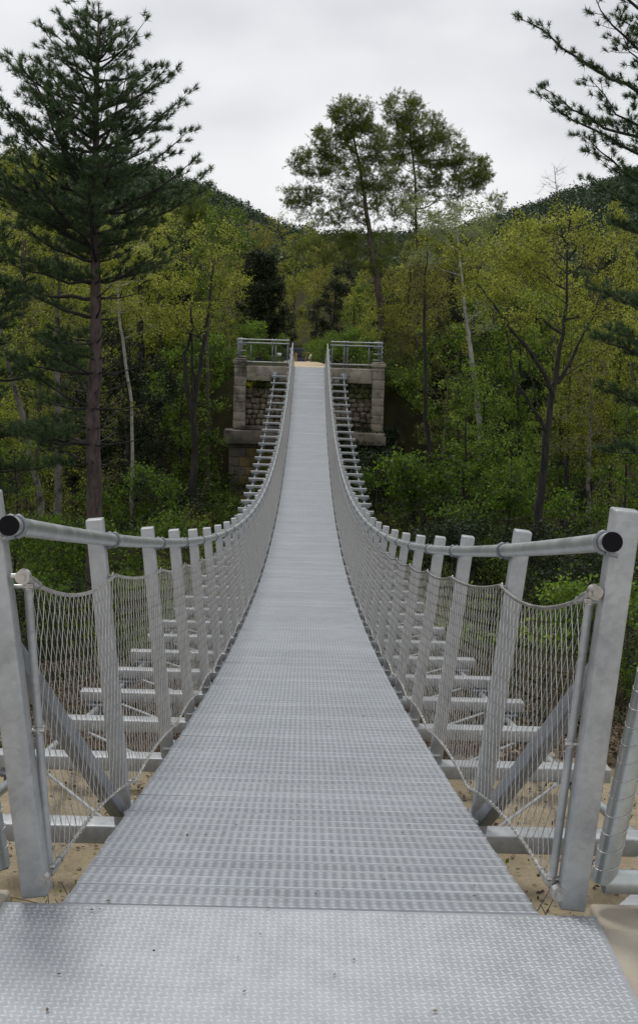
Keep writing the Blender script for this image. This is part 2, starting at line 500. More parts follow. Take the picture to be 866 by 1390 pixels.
# tread plate at the entry: plate with real raised bars
b = MB()
b.box((0, -1.5 - .004, -.006), (1.49, 3.0, .012))
P = []; A = []
for i, x in enumerate(np.arange(-.725, .735, .0175)):
    for j, y in enumerate(np.arange(-1.3, -.012, .0175)):
        P.append((x, y - .0, 0)); A.append(R(90) if (i + j) % 2 else R(0))
P = np.array(P); A = np.array(A) + R(20)
u = np.stack([np.cos(A), np.sin(A), 0 * A], 1); v = np.stack([-np.sin(A), np.cos(A), 0 * A], 1); up = np.array([0, 0, 1.])
l, w, h = .0115, .0038, .0011
V = np.stack([P - u * l, P - v * w, P + u * l, P + v * w, P - u * l * .55 + up * h, P + u * l * .55 + up * h], 1)
nb = len(P); base = (np.arange(nb) * 6)[:, None, None]
T = np.array([[0, 1, 4], [1, 5, 4], [1, 2, 5], [2, 3, 5], [3, 4, 5], [3, 0, 4]])[None]
b.add(V.reshape(-1, 3), (base + T).reshape(-1, 3))
b.build('entry_plate', M['plate'], bridge)

# posts
def post_mesh(x0, z0, x1, z1, w=.062):
    b = MB(); d = np.array([x1 - x0, 0, z1 - z0]); ln = np.linalg.norm(d); d /= ln
    rt = np.array([[d[2], 0, d[0]], [0, 1, 0], [-d[0], 0, d[2]]])
    c = np.array([(x0 + x1) / 2, 0, (z0 + z1) / 2])
    b.box(c, (w, w, ln), rt)
    return b


posts = {}
for s in (-1, 1):
    e = bevel(post_mesh(s * .69 if s > 0 else -.672, 0.001, s * .775 if s > 0 else -.80, 1.03, .066).build('post', M['galv'], bridge), .006, 3)
    e.location = (0, POSTY[0], 0)
    e['label'] = 'tall end post of the railing with the black handrail cap in front'
    p = bevel(post_mesh(s * .655, -.14, s * .775, 1.03, .06).build('post', M['galv'], bridge), .005, 2)
    # ring bolt (top of mesh), ring bolt (bottom), rail bolt
    def ring(name, c, r, t):
        b = MB(); a = np.linspace(0, 2 * math.pi, 13)
        b.tube(np.stack([c[0] + 0 * a, c[1] + r * np.cos(a), c[2] + r * np.sin(a)], 1), t, 6, False)
        b.tube([(c[0], c[1], c[2]), (c[0] + s * .05, c[1], c[2])], t, 6)
        return b
    rb = ring('ring_bolt', (s * .706, -.012, .825), .011, .0035).build('ring_bolt', M['fit'], p)
    b = MB(); b.tube([(s * .795, 0, .945), (s * .825, 0, .945)], .006, 6); b.tube([(s * .795, 0, .945), (s * .801, 0, .945)], .012, 6)
    b.build('bolt', M['fit'], p)
    ft = MB(); ft.box((s * .635, 0, -.06), (.09, .085, .012)); ft.box((s * .635, .0, -.1), (.012, .12, .11))
    ft.box((s * .635, 0, -.08), (.03, .05, .05)); ft.build('foot_bracket', M['galv'], p)
    ft = MB(); ft.tube([(s * .62, -.01, .055), (s * .66, -.01, .055)], .005, 6)
    a = np.linspace(0, 2 * math.pi, 11)
    ft.tube(np.stack([0 * a + s * .618, -.01 + .012 * np.cos(a), .055 + .012 * np.sin(a)], 1), .004, 6, False)
    ft.build('ring_bolt', M['fit'], p)
    posts[s] = p
    for i, y in enumerate(POSTY[1:]):
        if i == 0: o = p
        else:
            o = p.copy(); COL.objects.link(o)
            for ch in p.children:
                c = ch.copy(); COL.objects.link(c); c.parent = o
        o.location = (0, y, float(Zd(y)))

# crossbeams with cable clamps
cb = MB(); cb.box((0, 0, -.14), (3.04, .10, .07))
cbo = bevel(cb.build('crossbeam', M['galv'], bridge), .006, 2)
for s in (-1, 1):
    c = MB(); c.box((s * 1.40, 0, -.2), (.16, .13, .018)); c.box((s * 1.40, 0, -.275), (.11, .09, .02))
    for q in (-.05, .05):
        for w in (-.04, .04): c.tube([(s * 1.4 + q, w, -.30), (s * 1.4 + q, w, -.175)], .007, 6)
    c.build('cable_clamp', M['galv_dark'], cbo)
for i, y in enumerate(POSTY[1:]):
    if i == 0: o = cbo
    else:
        o = cbo.copy(); COL.objects.link(o)
        for ch in cbo.children:
            c = ch.copy(); COL.objects.link(c); c.parent = o
    o.location = (0, y, float(Zd(y)))

# main cables
for s in (-1, 1):
    b = MB(); yy = np.concatenate([[-2.2, -1.2, 0], np.linspace(1.5, L, 120)])
    P = np.stack([np.where(yy < 1.5, s * (1.40 + (1.5 - yy) * .09), s * 1.40), yy, np.where(yy < 1.5, Zd(1.5) - .235 + (1.5 - yy) * .03, Zd(np.maximum(yy, 0)) - .235)], 1)
    b.tube(P, .024, 8); b.build('main_cable', M['pipe'], bridge, smooth=True)

# wind bracing flats under the deck
b = MB()
for i in range(1, len(POSTY) - 1):
    ya, yb = POSTY[i], POSTY[i + 1]; s = 1 if i % 2 else -1
    for sg in (-1, 1):
        if i > 9: continue
        A_ = np.array([sg * .62, ya, Zd(ya) - .19]); B_ = np.array([sg * 1.28, yb, Zd(yb) - .19])
        b.segs([A_], [B_], .010, .010, 4)
    b.segs([[-s * .6, ya, Zd(ya) - .21]], [[s * .6, yb, Zd(yb) - .21]], .012, .012, 4)
b.build('bracing', M['galv'], bridge)
for s in (-1, 1):
    b = MB(); A_ = np.array([s * .66, .12, -.26]); B_ = np.array([s * 1.45, 1.42, Zd(1.5) - .13])
    d = B_ - A_; b.box((A_ + B_) / 2, (.05, .06, np.linalg.norm(d)), rot_to(d))
    bevel(b.build('corner_brace', M['galv'], bridge), .004)
    b = MB(); A_ = np.array([s * .757, .115, .62]); B_ = np.array([s * .652, 1.30, Zd(1.3) - .02])
    d = B_ - A_; b.box((A_ + B_) / 2, (.05, .05, np.linalg.norm(d)), rot_to(d))
    bevel(b.build('strut', M['galv_dark'], bridge), .005)
    # lacing rod with clamps
    b = MB(); b.tube([(s * .648, .085, .05), (s * .706, .085, .80)], .011, 8)
    rod = b.build('lacing_rod', M['galv'], bridge, smooth=True)
    for z in (.06, .42, .79):
        x = .648 + (z - .05) / .75 * .058
        c = MB(); c.tube([(s * (x - .016), .075, z), (s * (x + .05), .075, z)], .006, 6); c.tube([(s * x, .085, z - .008), (s * x, .085, z + .008)], .0165, 8)
        c.build('clamp', M['fit'], rod)

# handrails
RX_, RZ_ = .718, .955
for s in (-1, 1):
    yy = np.concatenate([[-.06], np.linspace(0, L + .2, 200)])
    P = np.stack([np.full(len(yy), s * RX_), yy, Zd(np.clip(yy, 0, L)) + RZ_], 1)
    P[0, 2] = P[1, 2] + .01
    b = MB(); b.tube(P, .0235, 16, True); hr = b.build('handrail', M['pipe'], bridge, smooth=True)
    b = MB(); b.tube([(s * RX_, -.068, P[0, 2] + .001), (s * RX_, -.0585, P[0, 2])], .0245, 24); b.build('end_cap', M['black'], hr)
    b = MB(); a = np.linspace(0, 2 * math.pi, 21)
    b.tube(np.stack([.0275 * np.cos(a), 0 * a, .0275 * np.sin(a)], 1), .0055, 8, False)
    b.tube(np.stack([.0245 * np.cos(a), 0 * a + .008, .0245 * np.sin(a)], 1), .003, 6, False)
    b.tube([(0, 0.002, -.026), (s * .03, .004, -.034)], .006, 6)
    sl = b.build('sleeve', M['galv_dark'], hr, smooth=True)
    for i, y in enumerate(POSTY):
        yq = y + .045 if i else -.005
        o = sl if i == 0 else sl.copy()
        if i: COL.objects.link(o); o.parent = hr
        o.location = (s * RX_, yq, float(Zd(max(yq, 0))) + RZ_)

# wire mesh
def mesh_curves(y, s):
    """bottom and top cable positions for parameter y (array)"""
    y = np.asarray(y, float)
    k = np.clip(np.searchsorted(POSTY, y, side='right') - 1, 0, len(POSTY) - 1)
    ps = np.array(POSTY + [L]); a = ps[k]; bb = ps[k + 1]; t = np.clip((y - a) / (bb - a), 0, 1)
    first = (k == 0)
    q = 4 * t * (1 - t)
    sagT = np.where(first, .055, .022) * q
    archB = np.where(first, .05, .035) * q
    zb = Zd(y) + .055 + archB - np.where(first, (1 - t) * .01, 0)
    zt = Zd(y) + .825 - sagT
    xb = np.where(first, .645 - .03 * t, .615) + .0 * q; xt = .70 - .02 * q * 0
    return np.stack([s * xb, y, zb], -1), np.stack([s * (xt + 0 * y), y, zt], -1)


for s in (-1, 1):
    Y0, Y1 = .10, L - .1; hp = .0345; n = int((Y1 - Y0) / hp); rows = 15
    ys = Y0 + np.arange(n + 1) * hp
    Bm, Tm = mesh_curves(ys, s)
    v = np.linspace(0, 1, rows + 1)
    G = Bm[:, None] * (1 - v[None, :, None]) + Tm[:, None] * v[None, :, None]
    G = G + rng.normal(0, .0007, G.shape) * np.array([1, 1, 1])
    i, j = np.meshgrid(np.arange(n + 1), np.arange(rows), indexing='ij')
    ok = ((i + j) % 2 == 0)
    b = MB()
    for dlt in (1, -1):
        q = ok & (i + dlt >= 0) & (i + dlt <= n)
        ii, jj = i[q], j[q]
        A_, B_ = G[ii, jj], G[ii + dlt, jj + 1]
        # the strand runs nearly straight then bends at the crimp, so the diamond is long
        Mx = A_ * .5 + B_ * .5
        b.segs(A_, B_, .00112, .00112, 3)
    # crimps
    q = ((i + j) % 2 == 0) & (i * hp < 9)
    c = G[i[q], j[q]]
    b.segs(c - [0, 0, .004], c + [0, 0, .004], .0019, .0019, 4)
    wm = b.build('wire_mesh', M['wire'], bridge)
    yf = np.arange(Y0 - .03, Y1, .025)
    Bf, Tf = mesh_curves(yf, s)
    for nm, P, r in (('top_cable', Tf, .0045), ('bottom_cable', Bf, .0042)):
        b = MB(); b.tube(P, r, 6)
        if nm == 'top_cable' or True:   # lacing spiral
            yn = np.arange(Y0, 14, .0035); Bq, Tq = mesh_curves(yn, s); Q = Tq if nm == 'top_cable' else Bq
            ph = np.arange(len(yn)) * (1.15 if nm == 'top_cable' else .5)
            b.tube(Q + np.stack([np.cos(ph), 0 * ph, np.sin(ph)], 1) * (r + .0012), .0013, 3, False)
        b.build(nm, M['wire'], wm)
    # end fittings on the first post
    for zz, xx, nm in ((.825, .70, 'turnbuckle'), (.045, .648, 'turnbuckle')):
        b = MB()
        c0 = np.array([s * (xx + .004), .03, zz]); k_ = 0 if zz > .5 else 1
        tgt = mesh_curves(np.array([.24]), s)[1 - k_][0]
        d = tgt - c0; d /= np.linalg.norm(d)
        b.tube([c0 + [0, -.014, 0], c0 + [0, .010, 0]], .0185, 16); b.tube([c0 + [0, -.022, 0], c0 + [0, -.013, 0]], .009, 6); b.tube([c0, c0 + [s * .03, 0, 0]], .008, 6)
        b.tube([c0, c0 + d * .05], .009, 8); b.tube([c0 + d * .045, c0 + d * .12], .0125, 8)
        b.tube([c0 + d * .115, c0 + d * .20], .0078, 8)
        for t_ in (.125, .165): b.tube([c0 + d * t_, c0 + d * (t_ + .014)], .011, 6)
        b.build(nm, M['fit'], wm, smooth=False)

# ------------------------------------------------------------------ near abutment
b = MB()
b.box((0, -4.02, -1.02), (12, 8.0, 2.0))
for s in (-1, 1): b.box((s * 3.36, .055, -1.025), (5.2, .17, 1.99))
o = bevel(b.build('near_abutment', M['conc'], None), .01)
tag(o, 'pale concrete footing under the near end of the bridge', 'footing')

# guard fences of bent pipe with wire mesh beside the entry
def guard_fence(s, label):
    root = empty('guard_fence', (s * .785, .105, 0))
    b = MB(); r = .032
    x0, z0 = 0, .045; x1, z1 = s * .17, 1.12; X2 = s * 1.9
    b.tube([(x0, 0, z0), (x1, 0, z1)], r, 14); b.tube([(x0 - s * .0, 0, z0), (X2, 0, z0)], r, 14)
    b.tube([(x1, 0, z1), (X2, 0, z1)], r, 14); b.tube([(X2, 0, z0 - .04), (X2, 0, z1)], r, 14)
    b.add([[x0 + r * math.sin(a) * 1.02, r * math.cos(a) * 1.02, z0 + q * .0] for q in (0, 1) for a in np.linspace(0, 6, 7)], [[0, 1, 2, 3]])
    b.build('frame', M['pipe'], root, smooth=True)
    m_ = MB(); g = []
    zs = np.arange(z0 + .05, z1, .0475)
    for i, z in enumerate(zs):
        xx = x0 + (x1 - x0) * (z - z0) / (z1 - z0)
        a = np.linspace(0, 2 * math.pi, 15)
        tl = .012
        m_.tube(np.stack([xx + (r + .002) * np.cos(a), (r + .002) * np.sin(a), z + tl * np.sin(a / 1.0 + 1)], 1), .0013, 4, False)
    hp = .035; n = int(1.66 / hp); rows = len(zs)
    for i in range(n):
        for j in range(rows - 1):
            if (i + j) % 2 == 0:
                for dl in (-1, 1):
                    if 0 <= i + dl <= n:
                        def pt(a_, j_): 
                            z = zs[j_]; xl = x0 + (x1 - x0) * (z - z0) / (z1 - z0) + s * .06
                            return (xl + (X2 - xl) * a_ / n, .0, z)
                        g.append((pt(i, j), pt(i + dl, j + 1)))
    g = np.array(g); m_.segs(g[:, 0], g[:, 1], .0013, .0013, 3)
    m_.build('wire_mesh', M['wire'], root)
    bp = MB()
    for xx in (.15, 1.2): bp.box((s * xx, -.02, .001), (.09, .09, .016)); bp.tube([(s * xx, -.035, .008), (s * xx, -.035, .022)], .008, 6)
    bp.build('base_plate', M['galv'], root)
    tag(root, label, 'fence')


guard_fence(1, 'bent pipe guard fence with wire mesh right of the bridge entry')
guard_fence(-1, 'bent pipe guard fence, only its leaning post showing at the left edge')

# ------------------------------------------------------------------ far abutment
ab = empty('stone_abutment', (0, L, 0))
tag(ab, 'old stone abutment carrying the far end of the bridge', 'abutment')
def abbox(name, mat, boxes, bev=.02, parent=ab):
    b = MB()
    for c, sz in boxes: b.box(c, sz)
    o = b.build(name, mat, parent); bevel(o, bev, 2); return o

b = MB()
for s in (-1, 1):
    b.box((s * 1.62, .30, -.33), (1.98, .5, .60))
b.box((0, .33, -.36), (1.3, .5, .55))
bevel(b.build('concrete_beam', M['conc_old'], ab), .015)
for s in (-1, 1):
    bl = []; z = -2.62; k = 0
    while z < .02:
        h = .36 + .06 * ((k * 7) % 3 - 1) * .5
        if z + h > .02: h = .03 - z
        j = rng.normal(0, .006, 2)
        bl.append(((s * (2.87) + j[0], .25 + j[1], z + h / 2), (.50, .5, h - .012))); z += h; k += 1
    o = abbox('corner_pillar', M['stone'], bl, .018)
    c = MB(); c.box((s * 2.87, .25, .13), (.60, .6, .16)); c.box((s * 2.87, .25, .235), (.5, .5, .06))
    bevel(c.build('cap_stone', M['stone'], o), .03)
    # rubble panel: real stones
    stn = MB(); rg = np.random.default_rng(11 + s)
    zz = -2.5
    while zz < -.62:
        hh = rg.uniform(.17, .27); x = .62
        while x < 2.64:
            w = rg.uniform(.18, .36)
            u, v_ = np.meshgrid(np.linspace(0, 2 * math.pi, 9)[:-1], np.linspace(-math.pi / 2, math.pi / 2, 6), indexing='xy')
            rr = 1 + rg.normal(0, .09, u.shape); rr[0] = 1; rr[-1] = 1
            def sp(c): return np.sign(c) * np.abs(c) ** .6
            vx = sp(np.cos(v_) * np.cos(u)) * rr * w * .52; vy = sp(np.cos(v_) * np.sin(u)) * .12; vz = sp(np.sin(v_)) * rr * hh * .52
            V = np.stack([vx + s * (x + w / 2), vy + .42 + rg.normal(0, .03), vz + zz + hh / 2 + rg.normal(0, .02)], -1).reshape(-1, 3)
            nF = [[a_ * 8 + c_, a_ * 8 + (c_ + 1) % 8, (a_ + 1) * 8 + (c_ + 1) % 8, (a_ + 1) * 8 + c_] for a_ in range(5) for c_ in range(8)]
            stn.add(V, nF); x += w
        zz += hh
    stn.build('rubble_panel', M['rubble'], ab, smooth=True)
    # cable anchor
    an = MB(); an.box((s * 1.42, .02, -.42), (.34, .05, .34)); an.tube([(s * 1.4, .04, -.4), (s * 1.4, -.16, -.34)], .05, 12)
    an.tube([(s * 1.4, .0, -.38), (s * 1.4, -.3, -.3)], .025, 8)
    an.build('cable_anchor', M['galv_dark'], ab)
abbox('backing_wall', M['stone_dark'], [((0, .75, -3.2), (5.6, .5, 6.2))])
abbox('side_wall', M['stone'], [((-3.0, 2.7, -1.4), (.24, 4.4, 2.7)), ((3.0, 2.7, -1.4), (.24, 4.4, 2.7))])
abbox('cornice', M['stone_dark'], [((-1.65, .0, -2.94), (3.6, 1.3, .56)), ((-1.9, .1, -2.58), (2.4, .8, .15))], .04)
abbox('cornice', M['conc_old'], [((2.35, .0, -2.9), (1.75, 1.3, .50))], .04)
# lower pier of coursed blocks
bl = []; by = []
z = -7.0; k = 0
while z < -3.25:
    h = .40; x = -3.25 + (0 if k % 2 else -.0); j = 0
    while x < 3.2:
        w = .45 if (j == 0 and k % 2) else .7
        w = min(w, 3.2 - x)
        hh = min(h, -3.23 - z)
        it = ((x + w / 2, .25 + rng.normal(0, .006), z + hh / 2), (w - .012, 1.0, hh - .012))
        yel = (-2.75 < x + w / 2 < -.6) and (-5.9 < z < -3.7) and not (j == 0)
        (by if yel else bl).append(it); x += w; j += 1
    z += h; k += 1
abbox('pier', M['stone_dark'], bl, .015)
abbox('pier_repair', M['stone_yellow'], by, .015)['label'] = 'yellow stone facing low on the left half of the pier'

# railings on the far abutment
def far_railing(s, label):
    r = empty('metal_railing', (0, L + .28, 0))
    b = MB(); xa, xb = .86, 2.98
    for z in (1.06, .92): b.tube([(s * xa, 0, z), (s * xb, 0, z)], .028, 8)
    b.tube([(s * xa, 0, .14), (s * xb, 0, .14)], .026, 8)
    b.build('rail', M['galv'], r)
    def pst(x, y, nm='post'):
        q = MB(); q.box((x, y, .55), (.055, .055, 1.14)); q.box((x, y, -.02), (.14, .14, .02)); q.build(nm, M['galv_dark'], r)
    for x in (.93, 1.42, 1.56, 2.45): pst(s * x, 0.045)
    for y in (0, 1.3, 2.6): pst(s * 2.98, y + .045)
    b = MB()
    for z in (.3, .49, .68, .87, 1.06): b.tube([(s * 3.02, .02, z), (s * 3.10, 2.7, z)], .026, 8)
    for z in (.35, .6, .85, 1.08): b.box((s * 2.80, .06, z), (.34, .03, .05))
    b.build('side_rail', M['galv'], r)
    tag(r, label, 'railing')


far_railing(-1, 'metal railing on top of the far abutment, left of the deck')
far_railing(1, 'metal railing on top of the far abutment, right of the deck')

# path beyond
b = MB(); ys = np.linspace(L, 92, 60)
xr = np.interp(ys, [L, 53, 58, 64, 75, 92], [.75, .85, .55, -.1, -.6, -.4]); xl = np.interp(ys, [L, 53, 58, 64, 75, 92], [-.75, -.9, -1.1, -1.9, -2.8, -2.6])
zz = np.interp(ys, [50, 60, 64, 72, 110], [-.008, -.02, -.31, -1.06, -1.16]); zz[0] = -.008
V = np.concatenate([np.stack([xl, ys, zz], 1), np.stack([xr, ys, zz], 1)]); n = len(ys); i = np.arange(n - 1)
b.add(V, np.stack([i, i + n, i + n + 1, i + 1], 1)); o = b.build('path', M['path']); tag(o, 'pale gravel path leading away from the far end', kind='structure')

# small wooden things by the path
def wood_mat():
    mt, nt, b = mat_new('weathered_wood'); co = coords(nt); n = noise(nt, co, 12, 4)
    c = ramp(nt, n.outputs[0], [(.3, (.28, .15, .06)), (.7, (.45, .27, .12))]); nt.links.new(c.outputs[0], b.inputs['Base Color']); b.inputs['Roughness'].default_value = .8
    return mt
M['wood'] = wood_mat()
mt, nt, b_ = mat_new('white_board'); b_.inputs['Base Color'].default_value = (.75, .75, .74, 1); M['white'] = mt
p = at(418, 493, 59.5)
t = empty('wooden_trestle', (p[0], 59.5, -.02))
b = MB()
for sx in (-1, 1):
    b.segs([[sx * .14, -.05, 0]], [[sx * .06, 0, .46]], .025, .022, 6); b.segs([[sx * .14, .22, 0]], [[sx * .06, .04, .46]], .022, .02, 6)
b.build('leg', M['wood'], t)
b = MB(); b.box((0, 0, .45), (.24, .05, .05)); b.build('top_bar', M['wood'], t)
b = MB(); b.box((.10, -.035, .26), (.10, .012, .26), np.array(Euler((0, .35, 0)).to_matrix())); b.build('board', M['white'], t)
tag(t, 'small wooden trestle with a white board beside the far path', 'trestle')
p = at(401.5, 493, 59.5)
b = MB(); b.tube([(p[0], 59.5, -.03), (p[0], 59.5, .40)], .06, 10); o = bevel(b.build('wooden_bollard', M['wood']), .01); tag(o, 'short brown wooden bollard at the end of the deck', 'bollard')
p = at(379, 481, 57)
sg = empty('small_sign', (p[0], 57, 0))
b = MB(); b.box((0, 0, p[2]), (.2, .015, .15)); b.build('sign_plate', M['white'], sg)
b = MB(); b.tube([(0, .02, -.6), (0, .02, p[2] + .05)], .02, 6); b.build('pole', M['galv_dark'], sg)
tag(sg, 'tiny blank white sign seen through the left railing', 'sign')

# parked dark car beyond the crest
def build_car():
    p = at(407, 480, 75); c = empty('parked_car', (p[0] - .2, 76, -1.06), R(4))
    mt, nt, bb = mat_new('dark_blue_paint'); bb.inputs['Base Color'].default_value = (.008, .010, .022, 1); bb.inputs['Roughness'].default_value = .6; bb.inputs['Specular IOR Level'].default_value = .08
    gl, nt2, gb = mat_new('car_glass'); gb.inputs['Base Color'].default_value = (.006, .007, .012, 1); gb.inputs['Roughness'].default_value = .6; gb.inputs['Specular IOR Level'].default_value = .1
    # cross sections along y (front at -y): half width, hood height
    S = [(-2.1, .72, .62, .25), (-2.0, .82, .74, .2), (-1.3, .88, .92, .2), (-.9, .9, .98, .2), (0, .91, 1.0, .2), (1.3, .9, 1.0, .2), (2.0, .84, .95, .22), (2.1, .76, .8, .28)]
    V = []
    for y, w, h, z0 in S:
        V += [(-w * .96, y, z0), (-w, y, (z0 + h) * .55), (-w * .94, y, h - .08), (-w * .8, y, h), (w * .8, y, h), (w * .94, y, h - .08), (w, y, (z0 + h) * .55), (w * .96, y, z0)]
    b = MB(); k = 8; Fc = []
    for i in range(len(S) - 1):
        for j in range(k): Fc.append([i * k + j, i * k + (j + 1) % k, (i + 1) * k + (j + 1) % k, (i + 1) * k + j])
    b.add(V, Fc); n = len(S)
    for o_ in (0, (n - 1) * k): b.add([V[o_ + q] for q in range(8)], [[0, 1, 6, 7], [1, 2, 5, 6], [2, 3, 4, 5]])
    S2 = [(-1.0, .80, .97, .99), (-.35, .70, .97, 1.42), (.2, .68, .97, 1.50), (1.2, .67, .97, 1.46), (1.95, .74, .97, 1.0)]
    V = []
    for y, w, z0, z1 in S2: V += [(-.82, y, z0), (-w, y, z1 - .06 if z1 > 1.1 else z1), (-w * .8, y, z1), (w * .8, y, z1), (w, y, z1 - .06 if z1 > 1.1 else z1), (.82, y, z0)]
    Fc = []
    for i in range(len(S2) - 1):
        for j in range(5): Fc.append([i * 6 + j, i * 6 + j + 1, (i + 1) * 6 + j + 1, (i + 1) * 6 + j])
    b.add(V, Fc); b.build('body', mt, c, smooth=False)
    b = MB(); b.add([(-.68, -1.0, 1.0), (.68, -1.0, 1.0), (.54, -.4, 1.41), (-.54, -.4, 1.41)], [[0, 1, 2, 3]]); o = b.build('windscreen', gl, c); o.location = (0, -.012, .012)
    for s in (-1, 1):
        b = MB(); b.box((s * .62, -2.08, .68), (.28, .06, .14)); b.build('headlight', M['white'], c)
        b = MB(); b.box((s * 1.0, -.75, 1.03), (.16, .08, .12)); b.build('wing_mirror', mt, c)
        for y in (-1.35, 1.35):
            b = MB(); b.tube([(s * .74, y, .32), (s * .93, y, .32)], .32, 20); w = b.build('wheel', M['black'], c)
            b = MB(); b.tube([(s * .92, y, .32), (s * .94, y, .32)], .2, 14); b.build('rim', M['galv'], w)
    b = MB(); b.box((0, -2.1, .45), (1.0, .05, .16)); b.build('grille', M['black'], c)
    tag(c, 'dark blue car parked beyond the end of the path, its roof showing', 'car')


build_car()

# ------------------------------------------------------------------ trees
def grow(rg, trunk, trad, targets, rtip=.008, start=.25, jit=.12, up=.35, expo=.5, step=.45):
    """trunk polyline + limbs grown to reach every target; returns nodes, parent, radius"""
    trunk = np.array(trunk, float)
    ln = np.concatenate([[0], np.cumsum(np.linalg.norm(np.diff(trunk, axis=0), axis=1))])
    m_ = max(6, int(ln[-1] / .4)); q = np.linspace(0, ln[-1], m_)
    T = np.stack([np.interp(q, ln, trunk[:, k]) for k in range(3)], 1)
    T[1:-1] += rg.normal(0, .02, (m_ - 2, 3)) * [1, 1, 0]
    P = list(T); par = [-1] + list(range(m_ - 1)); ist = [1] * m_; plen = [0.0] * m_
    hmin = q[-1] * start
    order = np.argsort([np.min(np.linalg.norm(T - t, axis=1)) for t in targets])
    PA = np.zeros((20000, 3)); PA[:m_] = T; pen = np.zeros(20000); pen[:m_] = np.where(q < hmin, 50, 0); PL = np.zeros(20000)
    n = m_
    for ti in order:
        t = np.array(targets[ti])
        D = PA[:n] - t; dist = np.linalg.norm(D, axis=1)
        hd = np.hypot(D[:, 0], D[:, 1])
        cost = dist + 1.3 * np.maximum(0, D[:, 2] + up * hd) + pen[:n] + .18 * PL[:n]
        s_ = int(np.argmin(cost)); A_ = PA[s_].copy(); d = np.linalg.norm(t - A_)
        k = max(2, int(math.ceil(d / step)))
        mid = (A_ + t) / 2 + np.array([0, 0, -.10 * d]) + rg.normal(0, jit * .5 * d, 3)
        prev = s_
        for e in range(1, k + 1):
            w = e / k
            pt = (1 - w) ** 2 * A_ + 2 * w * (1 - w) * mid + w * w * t
            if e < k: pt = pt + rg.normal(0, jit * .25 * d / k, 3)
            PA[n] = pt; par.append(prev); ist.append(0); PL[n] = PL[prev] + d / k; prev = n; n += 1
    cnt = np.zeros(n); haschild = np.zeros(n, bool)
    for i in range(n):
        if par[i] >= 0: haschild[par[i]] = True
    cnt[~haschild] = 1
    for i in range(n - 1, 0, -1): cnt[par[i]] += cnt[i]
    rad = rtip * np.maximum(cnt, 1) ** expo
    tq = q / q[-1]
    tr = np.interp(tq, np.linspace(0, 1, len(trad)), trad)
    rad[:m_] = tr
    for i in range(m_, n): rad[i] = min(rad[i], rad[par[i]] * .85)
    return PA[:n], np.array(par), rad, m_


def wood_mesh(b, PA, par, rad, m_):
    b.tube(PA[:m_], rad[:m_], 10, False)
    i = np.arange(m_, len(PA)); p = par[i]
    ra = np.where(p < m_, np.minimum(rad[p], rad[i] * 1.25), rad[p])
    big = rad[i] > .02
    for msk, k in ((big, 6), (~big, 3)):
        b.segs(PA[p[msk]], PA[i[msk]], ra[msk], rad[i[msk]], k)


def blob_targets(rg, blobs):
    out = []
    for c, r, n in blobs:
        g = rg.normal(size=(n, 3)); g /= np.linalg.norm(g, axis=1)[:, None]
        g *= rg.uniform(.35, 1, (n, 1)) ** .5
        out.append(np.array(c) + g * np.array(r))
    return np.concatenate(out)


def leafy(rg, trunk, trad, blobs, clump_r=.45, twigs=7, lpt=9, leaf=.09, aspect=.65, rtip=.007, start=.3, up=.35, kind='leaf', nl=10, bare=0.0, jit=.12, expo=.5, droop=0.0):
    t = blob_targets(rg, blobs)
    PA, par, rad, m_ = grow(rg, trunk, trad, t, rtip=rtip, start=start, up=up, jit=jit, expo=expo)
    w = MB(); wood_mesh(w, PA, par, rad, m_)
    n = len(t); C = np.repeat(t, twigs, 0)
    d = rg.normal(size=(len(C), 3)); d[:, 2] = d[:, 2] * .7 + .25 - droop; d /= np.linalg.norm(d, axis=1)[:, None]
    Lr = clump_r * rg.uniform(.5, 1.2, (len(C), 1)) * np.repeat(rg.uniform(.65, 1.25, (n, 1)), twigs, 0)
    E = C + d * Lr
    w.segs(C, E, .0045, .002, 3)
    f = MB()
    keep = rg.uniform(size=len(C)) >= bare
    C, E, d = C[keep], E[keep], d[keep]
    if kind == 'leaf':
        q = rg.uniform(.15, 1.08, (len(C), lpt, 1))
        X = (C[:, None] * (1 - q) + E[:, None] * q).reshape(-1, 3) + rg.normal(0, leaf * .75, (len(C) * lpt, 3))
        f.leaves(X, leaf, rg, aspect)
    else:
        q = rg.uniform(.4, 1.0, (len(C), lpt, 1))
        X = (C[:, None] * (1 - q) + E[:, None] * q).reshape(-1, 3)
        D = np.repeat(d, lpt, 0) + rg.normal(0, .5, (len(X), 3)) + [0, 0, .3]; D /= np.linalg.norm(D, axis=1)[:, None]
        X += rg.normal(0, .03, X.shape)
        f.needles(X, D, nl, leaf, .011, rg, 1.1)
    return w, f


